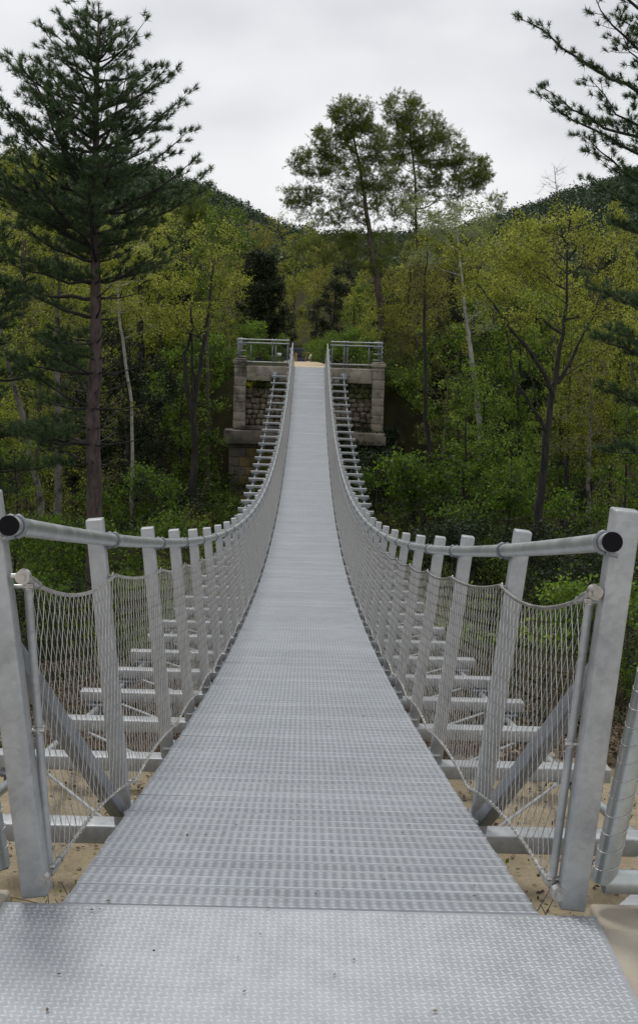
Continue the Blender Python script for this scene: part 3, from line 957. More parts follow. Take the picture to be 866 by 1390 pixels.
def black_pine(rg, H, r0, prof, whorl=.42, tl=.15, tuft_n=30, width=.012, first=.15, top_rise=.6, per=5, crook=0):
    """prof(h, az) -> (length, foliage fraction) ; h height"""
    w = MB(); f = MB()
    zz = np.linspace(0, H, 24); tx = np.cumsum(rg.normal(0, .018, 24)); ty = np.cumsum(rg.normal(0, .018, 24)); tx -= tx[0]; ty -= ty[0]
    tr = r0 * (1 - zz / H) ** .75 + .012; tr[0] *= 1.25
    w.tube(np.stack([tx, ty, zz], 1), tr, 12, False)
    TC, TD = [], []; SA, SB, SR, SR2 = [], [], [], []
    h = H * first; az0 = 0
    while h < H - .12:
        n = per if h < H - 1 else max(3, per - 1)
        az0 += rg.uniform(.4, 1.2)
        for k in range(n):
            az = az0 + k * 2 * math.pi / n + rg.normal(0, .18)
            Lb, fol = prof(h, az)
            Lb *= rg.uniform(.55, 1.2)
            if Lb < .12 or rg.uniform() < .10: continue
            if rg.uniform() < .12: Lb *= .55
            frac = h / H
            el = np.interp(frac, [0, .45, .7, .85, 1], [-.15, .05, .4, .7, .9]) + rg.normal(0, .2)   # start slope
            K = max(5, int(Lb / .28)); s_ = np.linspace(0, 1, K)
            hx = math.cos(az); hy = math.sin(az)
            rise = el * s_ * Lb * .55 + np.interp(frac, [0, 1], [.12, .3]) * Lb * s_ ** 2.3
            wob = np.cumsum(rg.normal(0, .03, K)) * Lb * .35
            bx = np.interp(h, zz, tx); by_ = np.interp(h, zz, ty)
            rr = s_ * Lb
            P = np.stack([bx + hx * rr - hy * wob, by_ + hy * rr + hx * wob, h + rise + rg.normal(0, .012, K) * Lb], 1)
            rb = .012 + .011 * Lb
            SA += list(P[:-1]); SB += list(P[1:]); rv = rb * (1 - s_) ** .8 + .004; SR += list(rv[:-1]); SR2 += list(rv[1:])
            if fol <= 0: 
                continue
            # branchlets
            spacing = .17
            nb = max(2, int(Lb * (1 - .22) / spacing))
            for q in range(nb):
                u = 1 - (q + rg.uniform(0, 1)) / nb * (fol)
                if u < .1: continue
                c = np.array([np.interp(u, s_, P[:, e]) for e in range(3)])
                side = 1 if q % 2 else -1
                l2 = min(Lb * .42, .85) * (1.08 - u) ** .6 * rg.uniform(.5, 1.2) + .08
                ang = az + side * rg.uniform(.5, 1.1)
                up_ = rg.uniform(.1, .6)
                d = np.array([math.cos(ang), math.sin(ang), up_]); d /= np.linalg.norm(d)
                e = c + d * l2; mid = (c + e) / 2 - np.array([0, 0, .04 * l2])
                SA += [c, mid]; SB += [mid, e]; SR += [.007, .0055]; SR2 += [.0055, .004]
                m2 = 1 + int(l2 / .12)
                for g in range(m2):
                    u2 = 1 - g / (m2 + .6)
                    cc = c + (e - c) * u2
                    dd = d + rg.normal(0, .22, 3) + [0, 0, .55]; dd /= np.linalg.norm(dd)
                    if g: 
                        off = rg.normal(0, 1, 3); off[2] = abs(off[2]) * .6; off /= np.linalg.norm(off); cc2 = cc + off * rg.uniform(.05, .16)
                        SA.append(cc); SB.append(cc2); SR.append(.004); SR2.append(.003); cc = cc2
                    TC.append(cc); TD.append(dd)
            TC.append(P[-1]); TD.append(np.array([hx * .5, hy * .5, .8]))
        h += whorl * rg.uniform(.75, 1.3) * (1.0 if h > H * .55 else 1.25) * (1.0 if h < H - 2 else .75)
    TC.append(np.array([tx[-1], ty[-1], H])); TD.append(np.array([0, 0, 1.]))
    br = MB(); br.segs(SA, SB, SR, SR2, 5); w.limbs = br
    TC = np.array(TC); TD = np.array(TD); TD /= np.linalg.norm(TD, axis=1)[:, None]
    f.needles(TC, TD, tuft_n, tl, width, rg, 1.25)
    return w, f


class Tree:
    def __init__(s, w, f, bark_, leaf_, crown='crown'):
        s.limbs = getattr(w, 'limbs', None); s.root = None; s.w, s.f, s.bark, s.leaf, s.crown = w, f, bark_, leaf_, crown; s.a = s.b = None

    def put(s, name, loc, label, cat='tree', group=None, rz=0, sc=1.0, sz=None, leaf=None):
        r = empty(name, loc, rz); r.scale = (sc, sc, sz or sc)
        if s.a is None:
            s.a = s.w.build('trunk', s.bark, r, smooth=True); s.b = s.f.build(s.crown, s.leaf, r); s.w = s.f = None
            if s.limbs: s.limbs.build('branches', M['bark_dark'], r)
        else:
            for k, src in (('a', s.a), ('b', s.b)):
                c = src.copy(); COL.objects.link(c); c.parent = r
                if k == 'b' and leaf:
                    if len(c.material_slots): c.material_slots[0].link = 'OBJECT'; c.material_slots[0].material = leaf
        tag(r, label, cat, group)
        return r


def gpos(px, Y, dz=-.1):
    x = at(px, 450, Y)[0]
    return (x, Y, float(Hgt(x, Y)) + dz)


# --- large black pine on the left
Y = 27.0; p = gpos(133, Y); topz = at(130, 4, Y)[2]; H = topz - p[2]
def prof_left(h, az):
    d = H - h
    right = math.cos(az)   # +x is right in the picture
    if d < 6.3: L_ = np.interp(d, [0, .5, 1.5, 2.6, 3.6, 4.6, 5.5, 6.3], [.12, .4, 1.2, 1.75, 2.25, 2.6, 2.5, 2.2]); fo = .85
    else:
        L_ = np.interp(d, [6.3, 7.2, 9, 12.2], [1.8, 1.4, 1.5, 1.2]) * (.7 if (h * 7.3) % 1 < .4 else 1); fo = 0
        if right < -.1: L_ *= 1.7; fo = .62
        elif right < .3: L_ *= 1.0; fo = .25 if d < 7 else 0
        else: L_ *= .8
    if d < 6.3 and right < -.2: L_ *= 1.15 if d < 2.6 else 1.38
    return L_, fo
w, f = black_pine(np.random.default_rng(3), H, .20, prof_left, whorl=.34, tl=.155, tuft_n=40, width=.013, first=.24, per=6)
Tree(w, f, M['bark_pine'], M['needle']).put('pine_tree', p, 'tall dark pine with straight reddish trunk left of the bridge', 'tree')

# --- second pine mostly off frame left
w, f = black_pine(np.random.default_rng(5), 12.2, .18, lambda h, az: (np.interp(12.2 - h, [0, 1, 4, 9, 12], [.2, 1.2, 2.7, 3.2, 2.4]), .75 if math.cos(az) > -.6 else 0), whorl=.5, tl=.16, tuft_n=26, width=.014, first=.25)
pine2 = Tree(w, f, M['bark_pine'], M['needle'])
pine2.put('pine_tree', gpos(-82, 29), 'dark pine at the left edge, only its drooping side branches in view', 'tree')

# --- black pine on the right, reaching in
Y = 21.5; p = gpos(985, Y); H = at(900, -160, Y)[2] - p[2]
def prof_r(h, az):
    d = H - h
    L_ = np.interp(d, [0, 1, 2.5, 3.5, 4.6, 6, 8, 10, 13], [.5, 2.2, 3.0, 3.4, 3.9, 3.3, 3.2, 2.8, 2.0])
    if math.cos(az) > .35: return L_ * .5, 0
    return L_, .78 if d < 6 else .5
w, f = black_pine(np.random.default_rng(9), H, .2, prof_r, whorl=.44, tl=.125, tuft_n=44, width=.011, first=.30, per=6)
Tree(w, f, M['bark_pine'], M['needle']).put('pine_tree', p, 'large pine at the right edge reaching its tufted branches over the view', 'tree')

# --- two aleppo pines in the middle
def aleppo(seed, base_px, Y, trunk_px, blobs_px, r0, label, lean=None):
    rg = np.random.default_rng(seed); b0 = gpos(base_px, Y)
    tr = [np.array([0, 0, 0.])] + [at(a, c, Y + dy) - np.array(b0) for a, c, dy in trunk_px]
    bl = []
    for (cx, cy, rx, ry, n) in blobs_px:
        c = at(cx, cy, Y) - np.array(b0); sc = (Y + 3.06) / F
        bl.append((c, (rx * sc * 1.15, rx * sc, ry * sc * 1.15), int(n * 3.2)))
    w, f = leafy(rg, tr, [r0 * 1.2, r0, r0 * .8, r0 * .6, r0 * .35, .03], bl, clump_r=.42, twigs=9, lpt=5, leaf=.105, kind='needle', nl=8, rtip=.006, start=.4, up=.5)
    Tree(w, f, M['bark_pine'], M['needle_ale']).put('pine_tree', b0, label, 'tree')


aleppo(21, 531, 56.5, [(527, 500, 0), (514, 400, 0), (503, 330, 0), (492, 250, .3), (478, 170, .5), (475, 145, .5)],
       [(478, 155, 26, 20, 26), (448, 195, 30, 22, 26), (495, 195, 26, 26, 26), (425, 222, 26, 18, 18), (470, 240, 40, 20, 22), (408, 268, 20, 16, 12), (440, 285, 40, 22, 18), (490, 280, 30, 26, 14), (450, 335, 45, 22, 20), (515, 240, 24, 26, 12), (500, 340, 40, 24, 18)],
       .18, 'tall open-crowned pine with curved trunk right of the far abutment')
aleppo(22, 562, 60, [(562, 500, 0), (564, 400, 0), (566, 330, 0), (563, 240, 0), (556, 165, 0), (550, 140, 0)],
       [(545, 150, 24, 20, 24), (575, 180, 34, 22, 30), (540, 195, 28, 22, 24), (600, 205, 34, 22, 28), (636, 232, 28, 20, 24), (560, 235, 44, 20, 24), (610, 255, 40, 14, 18), (650, 240, 14, 10, 6), (575, 285, 50, 22, 18), (530, 270, 30, 24, 14), (560, 330, 50, 22, 18)],
       .13, 'tall open-crowned pine, the right one of the two against the sky')

# --- white-barked poplar
def custom(seed, base_px, Y, trunk_px, trad, blobs_px, bark_, leaf_, label, name='broadleaf_tree', group=None, **kw):
    rg = np.random.default_rng(seed); b0 = gpos(base_px, Y); tr = [np.array([0, 0, 0.])] + [at(a, c, Y) - np.array(b0) for a, c in trunk_px]
    sc = (Y + 3.06) / F
    bl = [(at(cx, cy, Y + rg.normal(0, .3)) - np.array(b0), (rx * sc, rx * sc, ry * sc), n) for cx, cy, rx, ry, n in blobs_px]
    limbs = kw.pop('limbs', [])
    w, f = leafy(rg, tr, trad, bl, **kw)
    for pts, r0_, r1_ in limbs:
        LP = np.array([at(a, c, Y + dy) - np.array(b0) for a, c, dy in pts]); q = np.linspace(0, len(LP) - 1, len(LP) * 3)
        LP = np.stack([np.interp(q, np.arange(len(LP)), LP[:, k]) for k in range(3)], 1) + rg.normal(0, .015, (len(q), 3)); w.tube(LP, np.linspace(r0_, r1_, len(q)), 7, False)
    T_ = Tree(w, f, M[bark_], M[leaf_]); T_.put(name, b0, label, 'tree', group); return T_


custom(31, 657, 44, [(654, 615), (648, 540), (636, 460), (628, 400), (624, 350), (620, 310)], [.15, .13, .12, .10, .07, .04, .02],
       [(600, 300, 34, 26, 22), (640, 300, 34, 24, 20), (575, 350, 26, 16, 8), (655, 430, 24, 22, 9), (660, 350, 26, 24, 12), (560, 275, 24, 14, 8)],
       'bark_white', 'leaf_silver', 'slender white-barked poplar with silvery leaves right of the abutment', name='poplar_tree', clump_r=.4, twigs=8, lpt=9, leaf=.085, start=.5)
# --- dark forked tree on the right
custom(32, 733, 33, [(738, 640), (742, 590), (750, 530), (760, 470), (768, 420), (770, 330), (775, 290)], [.17, .135, .125, .10, .075, .05, .03, .02],
       [(660, 390, 40, 30, 30), (700, 340, 46, 34, 36), (770, 320, 50, 36, 40), (830, 360, 44, 40, 30), (700, 430, 40, 26, 20), (830, 440, 40, 34, 20), (640, 340, 30, 20, 14), (780, 400, 50, 34, 22)],
       'bark_dark', 'leaf_yellow', 'dark forked tree with wide yellow-green crown on the right', clump_r=.42, twigs=8, lpt=10, leaf=.062, start=.22, up=.6, rtip=.009,
       limbs=[([(752, 540, 0), (738, 505, -.2), (715, 470, -.3), (690, 445, -.3), (665, 405, -.2), (648, 385, 0)], .075, .018), ([(745, 590, 0), (725, 555, -.2), (700, 520, -.3), (690, 470, -.2), (686, 430, 0)], .055, .012), ([(757, 520, 0), (775, 490, .1), (790, 455, .2), (812, 420, .2)], .065, .018), ([(730, 555, -.2), (718, 500, -.2), (712, 460, 0)], .028, .008)])
# --- dark forked tree left of abutment
custom(33, 264, 39, [(264, 600), (262, 560), (268, 520), (274, 480), (282, 430), (290, 360)], [.15, .13, .11, .09, .07, .05, .02],
       [(290, 330, 36, 30, 26), (240, 370, 36, 30, 24), (310, 390, 30, 24, 16), (270, 430, 50, 22, 24), (225, 440, 30, 20, 14)],
       'bark_dark', 'leaf_yellow', 'black-stemmed forked tree just left of the far abutment', clump_r=.42, twigs=7, lpt=9, leaf=.068, start=.15, up=.9,
       limbs=[([(262, 560, 0), (252, 520, 0), (250, 480, 0), (262, 450, 0), (258, 400, 0)], .09, .03), ([(264, 550, 0), (262, 500, -.1), (260, 455, 0)], .06, .03)])
custom(34, 284, 47, [(283, 560), (281, 460), (286, 380), (297, 310), (302, 285)], [.12, .1, .08, .06, .04, .02],
       [(305, 300, 26, 22, 22), (280, 330, 30, 26, 20), (320, 340, 22, 24, 16), (300, 380, 36, 20, 18)],
       'bark_brown', 'leaf_green', 'slim green tree whose top shows against the left hill', clump_r=.42, twigs=7, lpt=10, leaf=.08, start=.3)
# --- pale trunks on the left
custom(35, 80, 36, [(79, 690), (80, 600), (78, 520), (77, 440), (84, 340), (92, 290)], [.13, .12, .11, .10, .08, .05, .02],
       [(60, 300, 50, 36, 24), (110, 330, 46, 36, 24), (60, 400, 46, 34, 22), (110, 430, 40, 28, 18)],
       'bark_pale', 'leaf_yellow', 'pale mottled trunk standing behind the left pine', clump_r=.45, twigs=7, lpt=9, leaf=.075, start=.5)
custom(36, 60, 34, [(55, 680), (44, 630), (30, 560), (12, 500), (0, 440)], [.10, .10, .09, .085, .07, .03],
       [(0, 400, 50, 36, 20), (30, 460, 40, 26, 14)],
       'bark_pale', 'leaf_yellow', 'pale trunk leaning to the left at the left edge', clump_r=.45, twigs=7, lpt=8, leaf=.075, start=.6)
custom(37, 181, 40, [(180, 640), (178, 560), (173, 505), (166, 460), (160, 400), (170, 340)], [.07, .06, .055, .05, .05, .04, .02],
       [(190, 350, 40, 34, 24), (150, 400, 34, 26, 16), (200, 420, 30, 26, 14)],
       'bark_white', 'leaf_yellow', 'thin crooked whitish trunk right of the left pine', clump_r=.45, twigs=7, lpt=9, leaf=.075, start=.5)
custom(50, 30, 46, [(30, 600), (28, 450), (32, 320), (36, 230)], [.2, .18, .15, .1, .04],
       [(30, 225, 34, 24, 26), (60, 250, 40, 30, 26), (0, 260, 40, 34, 26), (40, 300, 60, 34, 26), (100, 330, 50, 34, 20)],
       'bark_brown', 'leaf_yellow', 'tall yellow-green tree whose top shows behind the left pine', clump_r=.5, twigs=8, lpt=9, leaf=.09, start=.4)
custom(51, 190, 52, [(190, 600), (192, 450), (188, 320)], [.18, .15, .1, .05],
       [(180, 330, 44, 34, 30), (225, 320, 44, 34, 30), (150, 360, 40, 30, 22), (215, 375, 44, 30, 22)],
       'bark_dark', 'leaf_yellow', 'broad yellow-green crown just right of the left pine trunk', clump_r=.5, twigs=8, lpt=9, leaf=.09, start=.4)
custom(52, 640, 54, [(640, 600), (642, 450), (650, 340)], [.18, .15, .1, .05],
       [(640, 330, 40, 30, 26), (690, 320, 44, 30, 30), (720, 350, 44, 30, 26), (660, 370, 44, 30, 22)],
       'bark_dark', 'leaf_yellow', 'broad yellow-green crown behind the top of the poplar', clump_r=.5, twigs=8, lpt=9, leaf=.09, start=.4)
# --- evergreen oak
custom(38, 352, 66, [(352, 470), (352, 420), (352, 380)], [.22, .2, .16, .1],
       [(352, 395, 30, 40, 60), (335, 430, 18, 30, 26), (370, 430, 18, 34, 26), (350, 360, 22, 20, 22)],
       'bark_dark', 'leaf_oak', 'round dark evergreen oak rising behind the left railing', name='oak_tree', clump_r=.5, twigs=10, lpt=16, leaf=.13, start=.2)
custom(39, 262, 62, [(262, 400), (260, 300)], [.18, .16, .08],
       [(270, 275, 22, 26, 22), (245, 300, 26, 26, 26), (285, 305, 22, 24, 20)],
       'bark_dark', 'needle_ale', 'dense green conifer top behind the left pine', name='pine_tree', clump_r=.45, twigs=9, lpt=6, leaf=.16, kind='needle', nl=9, start=.3)
custom(40, 577, 43, [(588, 660), (582, 600), (577, 540), (576, 470), (577, 400), (580, 340)], [.09, .08, .08, .075, .06, .05, .02],
       [(560, 380, 34, 30, 18), (600, 400, 30, 30, 16), (575, 440, 40, 26, 14)],
       'bark_dark', 'leaf_olive', 'slim dark-stemmed tree between the pine and the poplar', clump_r=.45, twigs=6, lpt=8, leaf=.075, start=.3)
custom(41, 679, 46, [(677, 560), (672, 500), (668, 450), (676, 400)], [.1, .09, .08, .06, .03],
       [(670, 400, 34, 24, 18), (690, 440, 34, 24, 16), (670, 470, 30, 20, 10)],
       'bark_dark', 'leaf_green', 'thin dark tree right of the white-barked poplar', clump_r=.45, twigs=7, lpt=9, leaf=.08, start=.3)
custom(42, 757, 62, [(757, 330), (756, 260), (752, 225)], [.1, .08, .04, .01],
       [(755, 240, 16, 16, 8), (745, 260, 20, 14, 8)],
       'bark_brown', 'twig_brown', 'bare treetop showing against the sky right of the poplar', clump_r=.5, twigs=6, lpt=1, leaf=.03, start=.4, bare=.6)
custom(43, 675, 66, [(675, 350), (674, 290)], [.1, .08, .04],
       [(672, 268, 14, 7, 8), (680, 290, 20, 12, 8)],
       'bark_brown', 'needle_ale', 'small bushy pine top at the foot of the right hill', name='pine_tree', clump_r=.4, twigs=7, lpt=5, leaf=.14, kind='needle', nl=9, start=.3)

# --- generic trees of the wood, copied
def proto(seed, H, cr, leafm, barkm, r0=.09, leaf=.11, clumps=70, cb=.28, **kw):
    rg = np.random.default_rng(seed)
    tr = [(0, 0, 0)]
    x = y = 0
    for q in range(1, 6):
        x += rg.normal(0, .05 * H / 8); y += rg.normal(0, .05 * H / 8); tr.append((x, y, H * .92 * q / 5))
    bl = []
    for q in range(5):
        a = rg.uniform(0, 6.28); h = H * np.interp(q, [0, 4], [cb + .1, .85])
        rr = cr * (.65 if q < 4 else .5)
        bl.append(((x * h / H + math.cos(a) * cr * .45, y * h / H + math.sin(a) * cr * .45, h), (rr, rr, H * .14), clumps // 5))
    w, f = leafy(rg, tr, [r0 * 1.3, r0, r0 * .85, r0 * .6, r0 * .4, .012], bl, leaf=leaf, start=cb * .8, **kw)
    return Tree(w, f, M[barkm], M[leafm])


protos = {
    'y1': proto(101, 9.5, 2.1, 'leaf_yellow', 'bark_dark', .11, .105, 100, clump_r=.5, twigs=8, lpt=9),
    'y2': proto(102, 8.5, 1.8, 'leaf_yellow', 'bark_brown', .09, .095, 85, .2, clump_r=.5, twigs=8, lpt=9),
    'g1': proto(103, 8.0, 1.9, 'leaf_green', 'bark_dark', .09, .115, 90, .15, clump_r=.5, twigs=8, lpt=9),
    'o1': proto(104, 9.0, 2.0, 'leaf_olive', 'bark_brown', .10, .095, 85, clump_r=.55, twigs=8, lpt=8),
    'o2': proto(105, 8.5, 1.5, 'leaf_olive', 'bark_pale', .08, .065, 60, clump_r=.55, twigs=8, lpt=7),
    'e1': proto(106, 7.5, 1.9, 'leaf_oak', 'bark_dark', .12, .11, 110, .08, clump_r=.5, twigs=9, lpt=14),
    'b1': proto(107, 9.0, 1.6, 'twig_brown', 'bark_brown', .09, .04, 70, clump_r=.6, twigs=10, lpt=3),
    's1': proto(108, 6.5, 1.4, 'leaf_green', 'bark_dark', .05, .08, 60, .1, clump_r=.45, twigs=7, lpt=9),
}
KIND = {'y1': ('broadleaf_tree', 'airy yellow-green tree'), 'y2': ('broadleaf_tree', 'slim yellow-green tree'),
        'g1': ('broadleaf_tree', 'low-branching green tree'), 'o1': ('broadleaf_tree', 'olive-leaved tree'),
        'o2': ('broadleaf_tree', 'pale-stemmed olive-leaved tree'), 'e1': ('oak_tree', 'dark evergreen tree'),
        'b1': ('bare_tree', 'bare brown tree'), 's1': ('young_tree', 'young green tree')}


def zone(px, Y):
    side = ('at the left edge' if px < 90 else 'behind the left pine' if px < 200 else 'left of the far abutment' if px < 320 else
            'behind the far end of the bridge' if px < 500 else 'right of the far abutment' if px < 610 else 'behind the white-barked poplar' if px < 700 else 'behind the dark forked tree' if px < 800 else 'at the right edge')
    dep = 'down in the valley' if Y < 46 else 'on the far bank' if Y < 62 else 'deep in the wood' if Y < 82 else 'at the back of the wood'
    return side, dep


def plant(key, px, Y, sc=1.0, sz=None):
    name, d = KIND[key]; side, dep = zone(px, Y)
    lb = f'{d} {side}, {dep}'
    protos[key].put(name, gpos(px, Y), lb, 'tree', 'trees: ' + lb, rz=rng.uniform(0, 6.28), sc=sc, sz=sz)


rg = np.random.default_rng(77)
used = []
rows = [  # Y, px step, keys, scale range
    (32, 95, ['s1', 'g1', 's1'], (.7, .9), lambda px: px < 60 or px > 800),
    (39, 85, ['g1', 'y2', 's1', 'o2'], (.75, 1.0), lambda px: px < 200 or px > 600),
    (44, 62, ['y2', 'o2', 'g1', 'y1', 's1', 'e1'], (.8, 1.05), lambda px: px < 250 or px > 570),
    (50, 52, ['y1', 'g1', 'o1', 'y2', 'g1', 'e1'], (.85, 1.05), lambda px: px < 250 or px > 575),
    (57, 48, ['y1', 'o1', 'b1', 'y2', 'e1', 'g1'], (.8, 1.0), lambda px: px < 300 or px > 545),
    (66, 42, ['y1', 'o1', 'b1', 'y2', 'o2', 'g1'], (.75, 1.0), lambda px: px < 345 or px > 460),
    (78, 36, ['o1', 'y1', 'b1', 'e1', 'y2'], (.8, 1.0), lambda px: not 370 < px < 440),
    (90, 32, ['o1', 'y1', 'b1', 'e1', 'g1'], (.85, 1.1), lambda px: not 385 < px < 432),
    (108, 30, ['o1', 'y1', 'e1', 'b1', 'y2'], (.9, 1.15), lambda px: True),
    (128, 28, ['o1', 'e1', 'y1', 'b1'], (.9, 1.1), lambda px: True),
]
for Yr, st, keys, (s0, s1), okf in rows:
    px = -60 + rg.uniform(0, st)
    while px < 930:
        q = px + rg.uniform(-.3, .3) * st
        Yq = Yr + rg.uniform(-3, 3)
        if okf(q):
            k = keys[rg.integers(len(keys))]
            s_ = rg.uniform(s0 * .85, s1 * 1.05); plant(k, q, Yq, s_, s_ * rg.uniform(.85, 1.18))
        px += st

# --- bushes
def bush(seed, r, h, leafm, leaf=.07, n=45, **kw):
    rg = np.random.default_rng(seed)
    bl = [((rg.normal(0, r * .55), rg.normal(0, r * .55), h * rg.uniform(.25, 1.05)), (r * rg.uniform(.3, .6), r * rg.uniform(.3, .6), h * rg.uniform(.12, .3)), max(4, n // 7)) for _ in range(8)]
    w, f = leafy(rg, [(0, 0, 0), (0.05, 0, h * .3), (.0, .05, h * .6)], [.03, .025, .015], bl, clump_r=.42, twigs=6, lpt=8, leaf=leaf, start=.0, rtip=.005, **kw)
    return Tree(w, f, M['bark_brown'], M[leafm], 'foliage')


bushes = {'bright': bush(201, 1.1, 1.9, 'leaf_bright', .085, 60), 'green': bush(202, .9, 1.4, 'leaf_green', .075), 'dark': bush(203, 1.2, 1.6, 'leaf_ivy', .08, 60), 'twiggy': bush(204, .9, 1.6, 'leaf_olive', .045, 40)}
BD = {'bright': 'bright fresh-green bush', 'green': 'mid-green bush', 'dark': 'dark glossy bush', 'twiggy': 'twiggy olive bush'}
def pbush(k, px, Y, sc):
    side, dep = zone(px, Y); dep = dep if Y >= 46 else 'half way across the valley' if Y > 30 else 'below the near bank'
    lb = f'{BD[k]} {side}, {dep}'
    bushes[k].put('bush', gpos(px, Y, -.05), lb, 'bush', 'bushes: ' + lb, rz=rng.uniform(0, 6.28), sc=sc)


for k, px, Y, sc in [('bright', 620, 38, 1.5), ('bright', 655, 41, 1.6), ('bright', 690, 36, 1.3), ('bright', 580, 41, 1.3), ('green', 300, 43, 1.1), ('green', 235, 41, .9), ('bright', 30, 27, 1.0), ('green', 80, 28, 1.1),
                     ('bright', 875, 15, .8), ('dark', 520, 47, 1.3), ('dark', 540, 50, 1.4), ('dark', 640, 33, 1.0), ('dark', 230, 38, 1.1)]:
    pbush(k, px, Y, sc)
for i in range(80):
    Yb = rg.uniform(14, 56); px = rg.uniform(-40, 900)
    if 300 < px < 560 and Yb > 20: continue
    k = ['green', 'bright', 'dark', 'twiggy', 'dark', 'dark'][rg.integers(6)]  # weighted to dark-leaved bushes, their colour standing in for shade in the undergrowth
    pbush(k, px, Yb, rg.uniform(.6, 1.15) * (1 if Yb > 25 else .6))
for k, px, Y, sc in [('green', 300, 49.5, 1.1), ('bright', 285, 51, 1.2), ('green', 308, 53, .9), ('dark', 296, 55, 1.2), ('green', 280, 47, 1.1), ('twiggy', 270, 52, 1.2), ('green', 292, 58, 1.2), ('twiggy', 530, 52, 1.2), ('green', 545, 54, 1.1), ('twiggy', 538, 57, 1.2), ('dark', 528, 60, 1.2), ('green', 548, 51, 1.3), ('green', 536, 54, 1.2), ('twiggy', 552, 56, 1.3), ('green', 282, 54, 1.3), ('bright', 542, 58, 1.1)]:
    pbush(k, px, Y, sc)
for key, px, Y, sc in [('y2', 285, 58, .8), ('g1', 262, 54, .8), ('o2', 306, 61, .7), ('s1', 545, 57, .8), ('o1', 566, 53, .75), ('s1', 270, 50, .6)]:
    plant(key, px, Y, sc)
for px, Y, sc in [(440, 60, .6), (446, 64, .7), (350, 58, .7), (365, 56.5, .5), (480, 58, .8), (500, 56, .7), (515, 62, 1.0), (330, 60, 1.0), (436, 70, .7), (372, 64, .6)]:
    pbush('bright' if px % 2 == 0 else 'green', px, Y, sc)

# --- ivy and plants on the abutment
rg = np.random.default_rng(5)
def ivy(name, boxes, leafm, label, leaf=.09, cat='plant'):
    b = MB()
    for (x0, x1, y0, y1, z0, z1, n) in boxes:
        C = np.stack([rg.uniform(x0, x1, n), L + rg.uniform(y0, y1, n), rg.uniform(z0, z1, n)], 1)
        cl = np.stack([rg.uniform(x0, x1, n // 25 + 1), L + rg.uniform(y0, y1, n // 25 + 1), rg.uniform(z0, z1, n // 25 + 1)], 1)
        C = np.concatenate([C[:n // 3], cl[rg.integers(len(cl), size=n * 2 // 3)] + rg.normal(0, .13, (n * 2 // 3, 3)) * [1, .6, 1]])
        b.leaves(C, leaf, rg, .8)
    o = b.build(name, M[leafm]); tag(o, label, cat)


ivy('ivy', [(.7, 3.5, -.75, -.35, -7.2, -3.0, 9000), (.6, 1.9, -.8, -.55, -3.3, -2.5, 900), (3.0, 3.7, -.6, .9, -3.2, -2.4, 700)], 'leaf_ivy', 'dark ivy covering the pier below the right ledge', .1, 'ivy')
ivy('ledge_plants', [(-2.6, -1.2, .05, .4, -.95, -.45, 900), (-1.3, -.7, .1, .4, -1.0, -.6, 300)], 'leaf_bright', 'green weeds growing on the wall under the left railing', .07)
ivy('ledge_plants', [(.75, 2.55, .05, .4, -1.3, -.65, 1100)], 'leaf_green', 'weeds growing on the wall under the right railing', .07)
b = MB(); C = np.stack([rg.normal(-2.45, .09, 60), L + rg.normal(.03, .08, 60), rg.normal(-.78, .05, 60)], 1); b.leaves(C, .05, rg, .9); tag(b.build('yellow_flowers', M['flower']), 'small clump of yellow flowers beside the left corner pillar', 'flowers')
ivy('ivy', [(-2.2, -1.6, -.36, -.3, -6.5, -3.4, 500)], 'leaf_green', 'thin green creeper down the yellow stones of the pier', .08, 'ivy')

# --- ground cover
def scatter(name, mat, n, xr, yr, leaf, label, hgt=.12, dens=None, patch=3.0, flat=0.0):
    X = rg.uniform(*xr, n); Yy = rg.uniform(*yr, n)
    # widen with distance to stay in the view wedge
    k = smoothn(X, Yy, patch, 3) + rg.normal(0, .7, n)
    keep = k > -.2
    X, Yy = X[keep], Yy[keep]
    keep = ~((np.abs(X) < 3.6) & (Yy > 49)); X, Yy = X[keep], Yy[keep]
    C = np.stack([X, Yy, Hgt(X, Yy) + rg.gamma(1.5, hgt, len(X)) * .6], 1)
    b = MB(); b.leaves(C, leaf, rg, .6, flat); o = b.build(name, M[mat]); tag(o, label, kind='stuff')


scatter('undergrowth', 'leaf_green', 60000, (-17, 17), (20, 58), .13, 'low green undergrowth on the valley floor', .25)
scatter('undergrowth', 'leaf_bright', 24000, (-17, 17), (24, 56), .11, 'bright green seedlings among the undergrowth', .2, patch=2.0)
scatter('undergrowth', 'leaf_ivy', 26000, (-7, 7), (9, 26), .06, 'dark creeping plants on the near slope', .08, patch=1.3)
scatter('leaf_litter', 'litter', 60000, (-6, 6), (4.9, 18), .045, 'brown dead leaves on the near slope', .015, patch=5, flat=.6)
scatter('leaf_litter', 'litter', 7000, (-3.5, 3.5), (.3, 5.0), .03, 'scattered dead leaves and twigs on the sandy ground', .006, patch=1, flat=.7)
scatter('undergrowth', 'leaf_green', 70000, (-10, 10), (47, 64), .13, 'low growth around the foot of the abutment', .45, patch=1.4)
scatter('weeds', 'leaf_green', 1500, (-4, 4), (.6, 5.5), .03, 'small weeds on the sandy ground', .02, patch=.5)
scatter('undergrowth', 'leaf_green', 60000, (-40, 40), (58, 130), .3, 'undergrowth deep in the wood', .5)
b = MB()
for s in (-1, 1):
    A_ = np.stack([s * rg.uniform(.62, .72, 60), rg.uniform(.1, .35, 60), rg.uniform(-.32, -.1, 60)], 1); B_ = A_ + rg.normal(0, .05, A_.shape)
    b.segs(A_, B_, .0016, .0012, 3)
tag(b.build('dry_twigs', M['bark_brown']), 'dry twigs and leaves caught beside the end posts', kind='stuff')
